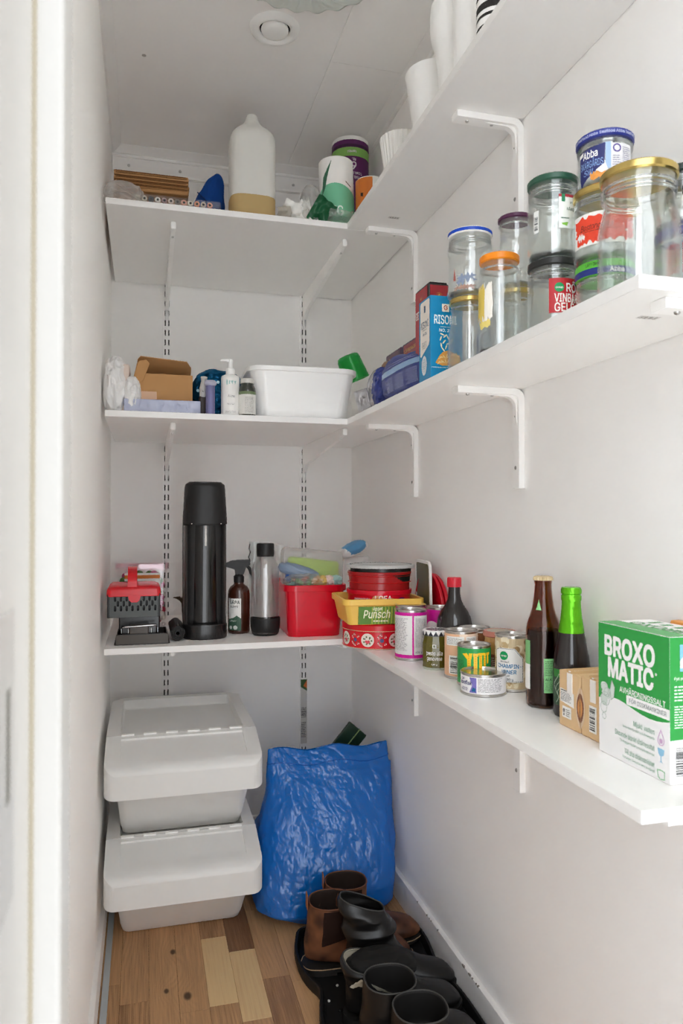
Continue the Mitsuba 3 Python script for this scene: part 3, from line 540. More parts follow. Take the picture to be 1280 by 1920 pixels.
# red basket with its contents
bk = thing('red_basket', 'glossy red plastic basket full of party supplies beside the cookie tin', 'basket')
c0 = np.array([0.462, 2.055]); ba = -0.03
part(bk, 'tub', mv(tub(0.162, 0.272, 0.140, 0.88, 0.028, 0.002, 0.005, 0.016), 0.450, 2.058, z, ba), 'mat_red_plastic', 40)
m = mv(mv(rbox(-0.075, 0.075, -0.012, 0.012, -0.045, 0.045, 0.008), 0, 0, 0, rx=-0.35, ry=0.12), 0.462, 2.035, z + 0.160, 0.05)
t = thing('napkin_pack', 'lime and blue napkin pack in clear film, sticking out of the red basket', 'pack')
part(t, 'napkins', m, lazy('#a9c646', 0.5))
part(t, 'blue_edge', mv(mv(rbox(-0.06, 0.075, -0.0135, 0.008, -0.046, -0.026, 0.004), 0, 0, 0, rx=-0.35, ry=0.02), 0.470, 2.033, z + 0.158, 0.05), lazy('#2c74b8', 0.45))
part(t, 'film', mv(mv(rbox(-0.088, 0.088, -0.016, 0.020, -0.050, 0.062, 0.004), 0, 0, 0, rx=-0.30, ry=0.10), 0.460, 2.04, z + 0.168, 0.05), 'mat_bag_clear')
m = blob((0, 0, 0), (0.055, 0.030, 0.019), 0.08, 2.0, 8, 3); m = mv(mv(m, ry=-0.38), 0.625, 2.20, z + 0.222, 0.3)
t = thing('wipes_pack', 'blue and white soft pack leaning in the corner behind the red basket', 'pack')
part(t, 'pack', m, 'mat_film_white', True)
part(t, 'blue_print', mv(mv(blob((0, 0, 0.002), (0.044, 0.0305, 0.019), 0.08, 2.0, 8, 3), ry=-0.38), 0.628, 2.198, z + 0.2245, 0.3), lazy('#5d9cc9', 0.35), True)
part(t, 'pack_below', mv(rbox(-0.05, 0.05, -0.03, 0.03, 0, 0.2, 0.006), 0.63, 2.23, z + 0.0005, 0.3), 'mat_film_white')
t = thing('sweets_bag', 'crumpled clear bag of coloured sweets lying in the red basket', 'bag')
part(t, 'film', blob((0.428, 1.985, z + 0.142), (0.055, 0.045, 0.024), 0.22, 2.6, 5, 4), 'mat_bag_clear', True)
_r = np.random.default_rng(9)
for c in ('#3e5f9c', '#cf9b5c', '#3e8a80', '#b85b4a', '#5f8f4a'):
    ms = [mv(blob((0, 0, 0), (0.014, 0.008, 0.007), 0.15, 2, i, 2), 0.385 + 0.09 * _r.random(), 1.958 + 0.06 * _r.random(), z + 0.132 + 0.022 * _r.random(), 6 * _r.random(), _r.random(), _r.random()) for i in range(6)]
    part(t, 'sweets', cat(ms), lazy(c, 0.3), True, stuff=True)
one('folded_bag', mv(mv(blob((0, 0, 0), (0.06, 0.022, 0.02), 0.12, 2.5, 11, 3), ry=0.3), 0.42, 2.02, z + 0.168, -0.2), lazy('#7f90a6', 0.3), 'grey-blue folded plastic packet on top of the red basket contents', 'packet', smooth=True)
t = thing('ribbon_bundle', 'pale teal and pink ribbons heaped at the right side of the basket', 'ribbons')
for c, dx in (('#a7c9c4', 0.512), ('#e3c9bf', 0.492), ('#d8b56a', 0.472)):
    part(t, 'ribbon', blob((dx, 1.972, z + 0.146), (0.017, 0.02, 0.015), 0.3, 2.5, int(dx * 1000), 3), lazy(c, 0.5), True)

# ------------------------------------------------------------------ corner stack: tin, tub, red tubs, lids
t = thing('cookie_tin', 'round red cookie tin with folk flower pattern, bottom of the corner stack', 'tin')
x, y, r = 0.572, 1.783, 0.0885
part(t, 'body', lathe([(0, 0), (r - 0.004, 0), (r - 0.0005, 0.0015), (r, 0.003), (r - 0.0008, 0.0042), (r - 0.001, 0.050), (0, 0.050)], 72, x, y, z), 'mat_red_lid', 35)
part(t, 'lid', lathe([(r + 0.0002, 0.0435), (r + 0.0014, 0.0438), (r + 0.0012, 0.0445), (r + 0.0004, 0.0448), (r + 0.0004, 0.057), (r - 0.003, 0.0605), (r - 0.008, 0.0595), (0, 0.0595)], 72, x, y, z), 'mat_red_lid', 35)
part(t, 'lid__bead', lathe([(r, 0.0432), (r + 0.0018, 0.0436), (r + 0.0018, 0.0446), (r, 0.045)], 72, x, y, z), lazy('#d8bf9a', 0.35, 0.5))
part(t, 'base_bead', lathe([(r - 0.0015, 0.0008), (r + 0.0006, 0.0012), (r + 0.0006, 0.0024), (r - 0.0015, 0.0028)], 72, x, y, z), lazy('#d8bf9a', 0.35, 0.5))
w_ = wrap(x, y, z, r - 0.001, face(x, y))
cream, pet, leaf, blue, darkp = [], [], [], [], []
for k in range(-3, 4):
    u0 = -0.010 + k * 0.069
    cream.append(circ(u0 - 0.014, 0.0225, 0.0165, 28))
    for i in range(7):
        q = i * 2 * pi / 7; leaf.append(circ(u0 - 0.014 + 0.010 * math.cos(q), 0.0215 + 0.010 * math.sin(q) * 0.9, 0.0022, 10))
    pet += [circ(u0 - 0.017, 0.019, 0.0035, 12), circ(u0 - 0.011, 0.019, 0.0035, 12), circ(u0 - 0.014, 0.0165, 0.0035, 12)]
    darkp += [circ(u0 - 0.019, 0.0255, 0.0012, 8), circ(u0 - 0.009, 0.0255, 0.0012, 8)]
    for (ax, ay) in ((0.0195, 0.0345), (0.0195, 0.0095), (0.030, 0.030), (0.030, 0.013), (0.0135, 0.029), (0.0135, 0.0145)):
        for i in range(5):
            q = i * 2 * pi / 5 + ax * 90; (cream if i % 2 else pet).append(circ(u0 + ax + 0.0022 * math.cos(q), ay + 0.0022 * math.sin(q), 0.0016, 8))
        leaf.append(circ(u0 + ax, ay + 0.0042, 0.0014, 8))
    blue += [circ(u0 + 0.0215 + 0.003 * math.cos(q), 0.022 + 0.003 * math.sin(q), 0.002, 8) for q in np.arange(6) * pi / 3]
part(t, 'cream_medallions', w_(cat(cream), 0), lazy('#e9dfd2', 0.4)); part(t, 'pink_petals', w_(cat(pet), 1), lazy('#d7525f', 0.4))
part(t, 'leaf_print', w_(cat(leaf), 1), lazy('#5b6238', 0.4)); part(t, 'blue_flowers', w_(cat(blue), 1), lazy('#3d5f92', 0.4)); part(t, 'dark_print', w_(cat(darkp), 2), lazy('#2c2b3a', 0.4))
t = thing('yellow_tub', 'yellow rectangular ice cream tub with a green Punsch label, on the cookie tin', 'tub')
yw, yd, yh, ya, yx, yy, yz = 0.192, 0.184, 0.063, -0.09, 0.570, 1.785, z + 0.0605
tb = mv(tub(yw, yd, yh, 0.90, 0.016, 0.0013, 0.005, 0.014), yx, yy, yz, ya); part(t, 'tub', tb, 'mat_yellow_tub', 40)
ca, sa = math.cos(ya), math.sin(ya)
fo = np.array([yx + sa * 0.0865 - ca * 0.062, yy - ca * 0.0865 - sa * 0.062, yz + 0.002])
uyv = np.array([sa * 0.19, -ca * 0.19, 1.0]); uyv /= np.linalg.norm(uyv)
f_ = flat(fo, (ca, sa, 0), uyv, 0.0005)
part(t, 'label', f_(rect(-0.002, 0.0, 0.142, 0.044)), lazy('#5f8a3a', 0.4), label='green label reading Punsch')
part(t, 'label_yellow', f_(cat([rect(0.03 + 0.008 * i, 0.001, 0.034 + 0.008 * i, 0.043) for i in range(11)]), 1), lazy('#9cb348', 0.4))
part(t, 'label_text', f_(cat([text('Punsch', 0.0195, x=0.010, y=0.016, xs=0.72, slant=0.15), text('äggat', 0.008, x=0.033, y=0.0355, xs=0.8, slant=0.15), lines(0.035, 0.005, 0.075, 0.011, 1, 2, 0.6)]), 2), lazy('#f1f0d2', 0.4))
def round_tub(x, y, z, r, h, mat, lab, name='round_tub', group=None, rim=0.012):
    t = thing(name, lab, 'tub', group)
    part(t, 'tub', lathe([(0, 0), (r * 0.90, 0), (r * 0.915, 0.002), (r * 0.97, h - rim), (r, h - rim + 0.001), (r + 0.001, h - 0.002), (r, h), (r - 0.003, h), (r - 0.005, h - 0.004), (r * 0.94 - 0.002, h - rim - 0.01), (r * 0.9, 0.003), (0, 0.003)], 64, x, y, z), mat, 35)
    return t
rx_, ry_ = 0.575, 1.778
t = round_tub(rx_, ry_, yz + 0.0025, 0.0815, 0.079, 'mat_red_plastic', 'red round sweets tub standing in the yellow tub', group=None)
w_ = wrap(rx_, ry_, yz + 0.0025, lambda hh: 0.0735 + 0.072 * np.asarray(hh) + 0.0012, face(rx_, ry_))
part(t, 'print_white', w_(cat([text('pepparkaks', 0.006, x=-0.066, y=0.056, slant=0.2), text('LOFA', 0.0115, x=-0.009, y=0.0555), lines(-0.062, 0.049, -0.04, 0.054, 1, 2, 0.5), circ(-0.036, 0.056, 0.002, 10), circ(-0.029, 0.058, 0.002, 10)]), 2), lazy('#f2e6e2', 0.4))
part(t, 'print_tan', w_(cat([circ(-0.001, 0.052, 0.018), circ(0.030, 0.048, 0.014)]), 1), lazy('#cf8f62', 0.4))
part(t, 'print_purple', w_(pol(affinity.scale(sg.Point(0.060, 0.056).buffer(0.012), 1, 0.45)), 1), lazy('#4d1f7a', 0.4))
t = round_tub(rx_ + 0.001, ry_, yz + 0.052, 0.0800, 0.074, lazy('#a51a1d', 0.2, 0.5), 'dark red ribbed round tub stacked in the red tub, below the black tub', rim=0.008)
for zz in (0.046, 0.062): part(t, 'rib', lathe([(0.0765, zz), (0.0805, zz + 0.0012), (0.0765, zz + 0.0024)], 64, rx_ + 0.001, ry_, yz + 0.052), lazy('#c4211f', 0.2, 0.5))
t = round_tub(rx_ + 0.004, ry_ - 0.002, yz + 0.100, 0.080, 0.0425, lazy('#1b1d1c', 0.25, 0.5), 'black round tub stacked at the top under the clear lid', rim=0.006)
zl = yz + 0.1432
t = thing('frosted_cover', 'round frosted clear plastic lid on top of the corner stack', 'lid')
part(t, 'lid', lathe([(0.076, -0.008), (0.0855, -0.008), (0.0862, -0.002), (0.0835, 0.0), (0.077, -0.001), (0.074, -0.004), (0, -0.004)], 64, rx_ + 0.004, ry_ - 0.002, zl), 'mat_lid_clear', 35)
# lids leaning behind
def upright_disc(r, th, x, y, zc, rz, lean, mat, e=0.0014):
    m = lathe([(0, 0), (r - 0.006, 0), (r - 0.005, -0.002), (r - e, -0.002), (r, 0), (r, th - e), (r - e, th), (r - 0.006, th), (r - 0.007, th - 0.002), (0, th - 0.002)], 56)
    m = mv(m, ry=pi / 2 - lean); return mv(m, x, y, zc, rz)
# white-rimmed rectangular lid
t = thing('framed_lid', 'white-framed rectangular tub lid leaning upright between the stack and red lids', 'lid')
g = sg.box(-0.075, 0, 0.075, 0.212).buffer(-0.02).buffer(0.02, 8)
fr_ = xz_extr(g.difference(g.buffer(-0.007)), -0.003, 0.003); pn = xz_extr(g.buffer(-0.006), -0.001, 0.001)
def leanm(m): return mv(mv(m, rx=0.02), 0.6835, 1.740, z + 0.0012, rz=-1.70)
part(t, 'frame', leanm(fr_), 'mat_white_plastic'); part(t, 'panel', leanm(pn), lazy('#5c5a35', 0.35), label='olive picture panel')
part(t, 'panel_print', leanm(xz_extr(sg.Point(-0.02, 0.06).buffer(0.045), -0.0016, 0.0)), lazy('#8a1f24', 0.4))
one('red_lid_disc', upright_disc(0.0925, 0.006, 0.6905, 1.728, z + 0.0935, 0.0, 0.05, 'x'), 'mat_red_plastic', 'red round lid leaning on edge, nearer the white-framed lid', 'lid', 'red round lids on edge', 35)
one('red_lid_disc', upright_disc(0.0900, 0.006, 0.6985, 1.716, z + 0.0910, 0.0, 0.03, 'x'), 'mat_red_plastic', 'red round lid leaning on edge, nearer the right wall', 'lid', 'red round lids on edge', 35)

# ------------------------------------------------------------------ lowest side shelf: tins, jars, bottles, cartons
GP = 'tall white and magenta tins'
def magenta(x, y, lab, turn=0.0, r=0.0370):
    t, _ = can('food_tin', x, y, Z1, r, 0.113, lazy('#e9e6e3', 0.35), lab, GP)
    f = wrap(x, y, Z1, r - 0.0008, face(x, y) + turn)
    part(t, 'magenta_bands', f(cat([rect(-0.116, 0.0060, 0.116, 0.0135, 60), rect(-0.116, 0.1005, 0.116, 0.1075, 60), rect(0.003, 0.012, 0.0068, 0.102), rect(-0.112, 0.012, -0.062, 0.102, 12), rect(0.062, 0.012, 0.112, 0.102, 12)]), 0), lazy('#d11a97', 0.35))
    part(t, 'white_circle', f(cat([circ(-0.086, 0.065, 0.017), circ(0.086, 0.065, 0.017)]), 1), lazy('#f2eeea', 0.35))
    part(t, 'fine_print', f(cat([lines(-0.048, 0.022, -0.006, 0.095, 26, 3, 0.35), lines(0.010, 0.030, 0.046, 0.095, 26, 4, 0.35), text('400 g', 0.0045, x=0.010, y=0.017), pol([(0.034, 0.016), (0.046, 0.016), (0.040, 0.0265)])]), 1), lazy('#8e8d8c', 0.5))
magenta(0.587, 1.579, 'white tin with magenta edges and dense fine print, frontmost of its kind')
magenta(0.6205, 1.668, 'white and magenta tin directly behind the frontmost one, beside the cookie tin', 1.2)
magenta(0.668, 1.603, 'magenta tin with a pale circle, between the front magenta tin and the dark sauce bottle', 2.0, 0.034)
# pesto
x, y = 0.600, 1.462; r = 0.0285
t = thing('pesto_jar', 'small pesto jar with black and white triangle lid between tins', 'jar')
part(t, 'glass', lathe([(0, 0.0005), (r * 0.85, 0.001), (r, 0.006), (r, 0.052), (r * 0.97, 0.058), (r * 0.90, 0.064), (r * 0.90, 0.072), (0, 0.072)], 12, x, y, Z1, a0=face(x, y) + pi / 12), lazy('#5d5516', 0.12, 0.6, 0.6), 25, label='glass body filled with olive green pesto')
part(t, 'glass_foot', lathe([(0, 0), (r * 0.93, 0), (r * 1.0, 0.003), (r * 1.005, 0.005), (0, 0.005)], 40, x, y, Z1), lazy('#b9bfae', 0.15), 30)
part(t, 'lid', disc_lid(r * 0.99, 0.012, 48, 0.0018, x, y, Z1 + 0.0705), 'mat_white_gloss', 40)
f = wrap(x, y, Z1 + 0.0705, r * 0.99, face(x, y)); n = 16; w0 = 2 * pi * r * 0.99 / n
part(t, 'lid__triangle_print', f(cat([pol([(i * w0 - w0 / 2, 0.0006), (i * w0 + w0 / 2, 0.0006), (i * w0, 0.0098)]) for i in range(-8, 8)])), lazy('#23252b', 0.4))
tp = flat((x, y, Z1 + 0.0822), (1, 0, 0), (0, 1, 0)); part(t, 'lid__top_print', tp(cat([pol([(0, 0), (0.022 * math.cos(q), 0.022 * math.sin(q)), (0.022 * math.cos(q + 0.26), 0.022 * math.sin(q + 0.26))]) for q in np.arange(12) * pi / 6])), lazy('#2b2d33', 0.4))
f = wrap(x, y, Z1, r, face(x, y) - 0.12)
part(t, 'print', f(cat([text('pesto alla', 0.0085, cx=0, y=0.0315, fit=0.036), text('genovese', 0.0085, cx=0, y=0.0205, fit=0.033), text('190 g', 0.0032, cx=0, y=0.0105), rect(-0.004, 0.046, 0.004, 0.054)]), 1), 'mat_paper')
part(t, 'print_emblem', f(rect(-0.002, 0.0475, 0.002, 0.0525), 2), lazy('#7b8270', 0.5))
part(t, 'herb_flecks', f(cat([circ(-0.03 + 0.06 * RNG.random(), 0.008 + 0.045 * RNG.random(), 0.0006 + 0.0009 * RNG.random(), 8) for i in range(46)]), 0), lazy('#7e7526', 0.3), stuff=True)
# peach coloured can, barcode side
x, y = 0.617, 1.371
t, f = can('food_tin', x, y, Z1, 0.034, 0.094, lazy('#e3b48f', 0.35), 'peach-coloured tin with a barcode, between pesto jar and sweetcorn tin')
part(t, 'label_panel', f(cat([rect(-0.034, 0.066, 0.006, 0.084, 12), rect(0.010, 0.066, 0.036, 0.084, 8), rect(-0.026, 0.010, 0.018, 0.046, 14)]), 0), 'mat_paper')
part(t, 'pale_band', f(rect(-0.003, 0.047, 0.1, 0.089, 30), -0.5), lazy('#edd3bb', 0.35))
part(t, 'print', f(cat([lines(-0.031, 0.068, 0.002, 0.082, 6, 5, 0.4), lines(0.012, 0.068, 0.033, 0.082, 6, 6, 0.4)]), 1), lazy('#8b8681', 0.5))
part(t, 'barcode', f(bars(-0.023, 0.012, 0.013, 0.044, 13, 5, False), 1), lazy('#33302e', 0.5))
# corn
x, y = 0.612, 1.300
t, f = can('sweetcorn_tin', x, y, Z1, 0.0325, 0.078, lazy('#2f9a4c', 0.3), 'green sweetcorn tin with yellow corn-cob lettering')
part(t, 'cob_letters', f(cat([pol([(-0.024, 0.062), (-0.014, 0.064), (-0.006, 0.053), (-0.0055, 0.030), (-0.013, 0.030), (-0.0135, 0.052)]), pol([(-0.010, 0.064), (-0.003, 0.064), (-0.005, 0.052), (-0.010, 0.055)]), rect(-0.001, 0.030, 0.006, 0.064), rect(-0.002, 0.058, 0.008, 0.064), rect(0.0095, 0.034, 0.0155, 0.064), rect(0.008, 0.060, 0.022, 0.065), rect(0.0185, 0.038, 0.0235, 0.064), rect(0.026, 0.044, 0.031, 0.064), rect(0.0245, 0.06, 0.034, 0.065), rect(-0.001, 0.030, 0.009, 0.035)]), 0), lazy('#f0c22c', 0.35))
part(t, 'kernels', f(cat([circ(px, py, 0.0013, 8) for px in (-0.010, 0.0025, 0.0125, 0.021) for py in np.arange(0.036, 0.062, 0.0045)]), 1), lazy('#dd9a1f', 0.35))
part(t, 'small_print', f(lines(-0.040, 0.015, -0.018, 0.05, 12, 8, 0.3), 1), lazy('#1d6a35', 0.4))
# tuna
x, y = 0.598, 1.232
t, f = can('tuna_tin', x, y, Z1, 0.0415, 0.040, lazy('#efecec', 0.35), 'low flat tuna tin with white and violet label, at the front of the tins')
part(t, 'violet_panel', f(pol([(-0.026, 0.0068), (-0.012, 0.0068), (-0.012, 0.0335), (-0.026, 0.0335), (-0.020, 0.020)]), 0), lazy('#7a70b4', 0.4))
part(t, 'blue_mark', f(pol([(-0.0215, 0.009), (-0.0135, 0.009), (-0.0135, 0.015), (-0.019, 0.0165)]), 1), lazy('#1f5f8e', 0.4))
part(t, 'title', f(cat([text('tonfisk', 0.0068, x=-0.050, y=0.020, slant=0.2), text('hel', 0.004, x=-0.046, y=0.028), lines(-0.046, 0.009, -0.028, 0.015, 3, 2, 0.4)]), 1), lazy('#2f2f66', 0.4))
part(t, 'fine_print', f(lines(-0.0095, 0.0085, 0.040, 0.0335, 11, 12, 0.4, 0.2), 1), lazy('#9a9898', 0.5))
# champignons
x, y = 0.664, 1.245; r = 0.0325
t, f = can('mushroom_tin', x, y, Z1, r, 0.103, lazy('#cdb892', 0.35), 'tin of sliced champignons with pictured mushroom slices, beside the brown bottle', ring_pull=True)
sl = {'#e6d9bb': [], '#bfa578': [], '#9b7d52': []}; _r = np.random.default_rng(21)
for i in range(150):
    cx, cy = -0.1 + 0.2 * _r.random(), 0.010 + 0.084 * _r.random(); a = 0.0045 + 0.0035 * _r.random()
    g = sg.Point(0, 0).buffer(a, 5).difference(sg.Point(0, -a * 1.15).buffer(a * 0.8, 5)).union(sg.box(-a * 0.22, -a * 0.9, a * 0.22, 0))
    g = affinity.translate(affinity.rotate(affinity.scale(g, 1.1, 0.9), 360 * _r.random()), cx, cy)
    list(sl.values())[int(3 * _r.random() ** 1.4)].append(pol(g))
for k, (c, ms) in enumerate(sl.items()): part(t, 'mushroom_print', f(cat(ms), k * 0.3), lazy(c, 0.4), stuff=True)
part(t, 'label_panel', f(pol([(-0.034, 0.018), (0.020, 0.018), (0.020, 0.062), (0.004, 0.080), (-0.026, 0.080), (-0.034, 0.075)]), 1.5), 'mat_paper')
part(t, 'label_panel__border', f(pol(sg.Polygon([(-0.034, 0.0195), (0.0185, 0.0195), (0.0185, 0.0615), (0.0035, 0.0785), (-0.0255, 0.0785), (-0.034, 0.075)]).exterior.buffer(0.00035)), 2.2), lazy('#3c3f45', 0.5))
part(t, 'label_panel__green_disc', f(circ(-0.016, 0.066, 0.0080), 2.5), lazy('#129250', 0.4))
part(t, 'label_panel__disc_lettering', f(text('coop', 0.0036, cx=-0.016, y=0.0645), 3.2), 'mat_paper')
part(t, 'title', f(cat([text('CHAMPIN-', 0.0070, x=-0.029, y=0.044, fit=0.045), text('JONER', 0.0070, x=-0.023, y=0.0335, fit=0.030)]), 2.5), lazy('#1a6c9e', 0.4))
part(t, 'print', f(cat([text('SKIVADE', 0.0028, cx=-0.014, y=0.0535), text('I LAG', 0.0028, cx=-0.010, y=0.0285), text('230 g', 0.0042, x=-0.014, y=0.0215)]), 2.5), lazy('#4f5258', 0.4))
# brown tin and copper-lid jar behind
x, y = 0.671, 1.422
t, f = can('food_tin', x, y, Z1, 0.0345, 0.090, lazy('#e4ddd5', 0.35), 'pale tin with a brown picture, behind the peach-coloured tin', ring_pull=True)
part(t, 'picture', f(rect(0.002, 0.030, 0.034, 0.082, 12), 0), lazy('#8a5a38', 0.4))
part(t, 'picture_print', f(rect(0.008, 0.040, 0.026, 0.046, 6), 1), lazy('#5d3720', 0.4))
x, y = 0.6745, 1.317; r = 0.0315
t = thing('mustard_jar', 'glass jar of brown spread with copper pink lid, behind the champignon tin', 'jar')
part(t, 'body', lathe([(0, 0.0005), (r * 0.85, 0.001), (r, 0.008), (r, 0.062), (r * 0.96, 0.072), (r * 0.92, 0.080), (r * 0.92, 0.090), (0, 0.090)], 48, x, y, Z1), lazy('#b98a4c', 0.12, 0.6, 0.5), 40)
part(t, 'lid', disc_lid(r * 1.02, 0.011, 56, 0.002, x, y, Z1 + 0.087), lazy('#b87464', 0.3, 0.6), 40, label='copper pink lid')
part(t, 'lid__centre_panel', cyl(x, y, Z1 + 0.0972, Z1 + 0.0976, r * 0.80, 40), lazy('#a69a86', 0.3))
f = wrap(x, y, Z1, r, face(x, y)); part(t, 'label', f(rect(-0.03, 0.008, 0.03, 0.055, 16), 0), lazy('#7c4a31', 0.4)); part(t, 'print', f(lines(-0.026, 0.012, -0.006, 0.05, 10, 4, 0.4), 1), lazy('#d9cabb', 0.4))
# soy bottle
x, y, r = 0.6665, 1.517, 0.0392
t = thing('sauce_bottle', 'dark round sauce bottle with red cap behind the tins', 'bottle')
part(t, 'bottle', lathe([(0, 0), (r * 0.9, 0.0005), (r, 0.005), (r, 0.074), (r * 0.985, 0.086), (r * 0.91, 0.100), (r * 0.74, 0.114), (r * 0.52, 0.126), (r * 0.39, 0.138), (r * 0.335, 0.152), (r * 0.33, 0.167), (0, 0.167)], 56, x, y, Z1), lazy('#120b09', 0.06, 0.6, 0.8), 40)
part(t, 'cap', lathe([(0, 0.166), (r * 0.40, 0.166), (r * 0.405, 0.168), (r * 0.40, 0.185), (r * 0.37, 0.187), (0, 0.187)], 36, x, y, Z1), lazy('#d32234', 0.3, 0.5), 35)
f = wrap(x, y, Z1, r, face(x, y)); part(t, 'label', f(rect(-0.05, 0.010, 0.05, 0.069, 26), 0), lazy('#e9e6e4', 0.4)); part(t, 'label_red', f(pol([(-0.05, 0.05), (-0.012, 0.05), (0.004, 0.0692), (-0.05, 0.0692)]), 1), lazy('#c8232c', 0.4))
part(t, 'print', f(lines(0.0, 0.02, 0.04, 0.062, 10, 3, 0.35), 1), lazy('#9b9896', 0.5))
# brown beer bottle
x, y, r = 0.655, 1.120, 0.0290
t = thing('brown_bottle', 'brown beer bottle with gold crown cap and green back label', 'bottle')
op = [(r * 0.86, 0.0005), (r * 0.97, 0.004), (r, 0.010), (r, 0.120), (r * 0.985, 0.129), (r * 0.90, 0.141), (r * 0.75, 0.153), (r * 0.62, 0.166), (r * 0.54, 0.180), (r * 0.49, 0.196), (r * 0.46, 0.206), (r * 0.50, 0.208), (r * 0.50, 0.212), (r * 0.45, 0.214)]
part(t, 'glass', shell(op, 0.0025, 0.004, 56, x, y, Z1 + 0.0003), 'mat_glass_brown', 50)
part(t, 'beer', lathe([(0, 0.0052)] + [(max(p[0] - 0.0030, 0.001), max(p[1], 0.0055)) for p in op if p[1] < 0.130] + [(0, 0.129)], 40, x, y, Z1), lazy('#1a0d09', 0.2), 40)
part(t, 'crown_cap', loft([np.stack([x + (r * 0.53 + k + 0.0008 * np.cos(21 * q)) * np.cos(q), y + (r * 0.53 + k + 0.0008 * np.cos(21 * q)) * np.sin(q), np.full(84, Z1 + zz)], 1) for q in [np.arange(84) * 2 * pi / 84] for k, zz in ((0.0004, 0.2125), (0.0002, 0.217), (-0.0006, 0.2185), (-0.003, 0.2195))]), lazy('#cdb68c', 0.35, 0.6), 40)
f = wrap(x, y, Z1 + 0.0003, r, face(x, y)); part(t, 'back_label', f(rect(0.001, 0.027, 0.026, 0.084, 10), 0), lazy('#8ed08a', 0.5)); part(t, 'front_label', f(cat([rect(-0.058, 0.030, -0.0235, 0.112, 12)]), 0), lazy('#7fb87a', 0.5)); part(t, 'front_label_foot', f(rect(-0.058, 0.030, -0.0235, 0.072, 12), 1), 'mat_paper')
part(t, 'print', f(cat([lines(0.003, 0.055, 0.024, 0.081, 9, 2, 0.35), text('ALK 5,2', 0.0042, x=0.003, y=0.0475), lines(0.003, 0.030, 0.024, 0.045, 6, 3, 0.35)]), 1), lazy('#3f6a3f', 0.5))
fn = wrap(x, y, Z1 + 0.0003, lambda hh: np.interp(hh, [p[1] for p in op], [p[0] for p in op]), face(x, y))
part(t, 'neck_label', fn(pol([(-0.019, 0.163), (-0.004, 0.163), (-0.0125, 0.181)]), 1), lazy('#93d48e', 0.5))
# green-topped beer bottle
x, y, r = 0.666, 1.052, 0.0292
t = thing('green_foil_bottle', 'dark beer bottle with bright green foil neck behind the beige cartons', 'bottle')
op = [(0, 0), (r * 0.88, 0.0005), (r, 0.006), (r, 0.070), (r * 0.985, 0.082), (r * 0.92, 0.096), (r * 0.80, 0.114), (r * 0.66, 0.136), (r * 0.56, 0.156), (r * 0.50, 0.172), (r * 0.47, 0.180)]
part(t, 'bottle', lathe(op + [(0, 0.180)], 56, x, y, Z1), lazy('#130c0b', 0.06, 0.6, 0.8), 40)
of = [(r * 0.675, 0.1335), (r * 0.69, 0.1345), (r * 0.575, 0.157), (r * 0.52, 0.174), (r * 0.50, 0.184), (r * 0.54, 0.186), (r * 0.54, 0.1925), (r * 0.50, 0.194), (r * 0.50, 0.1955), (r * 0.55, 0.1965), (r * 0.55, 0.2025), (r * 0.50, 0.206), (0, 0.2065)]
part(t, 'foil', lathe(of, 48, x, y, Z1), 'mat_foil_green', 40, label='crinkled bright green foil')
f = wrap(x, y, Z1, r, face(x, y)); part(t, 'label', f(rect(-0.034, 0.020, 0.034, 0.077, 20), 0), lazy('#2f7d33', 0.4)); part(t, 'label_dark', f(rect(-0.034, 0.020, 0.034, 0.064, 20), 1), lazy('#2f4a33', 0.4))
sw = [pol(sg.LineString([(-0.026 + 0.005 * math.sin(q * 1.3 + k) + 0.004 * k, 0.024 + 0.045 * q / 6) for q in np.linspace(0, 6, 22)]).buffer(0.0005)) for k in range(3)]
part(t, 'label_swirls', f(cat(sw), 2), lazy('#a7b9a4', 0.4))
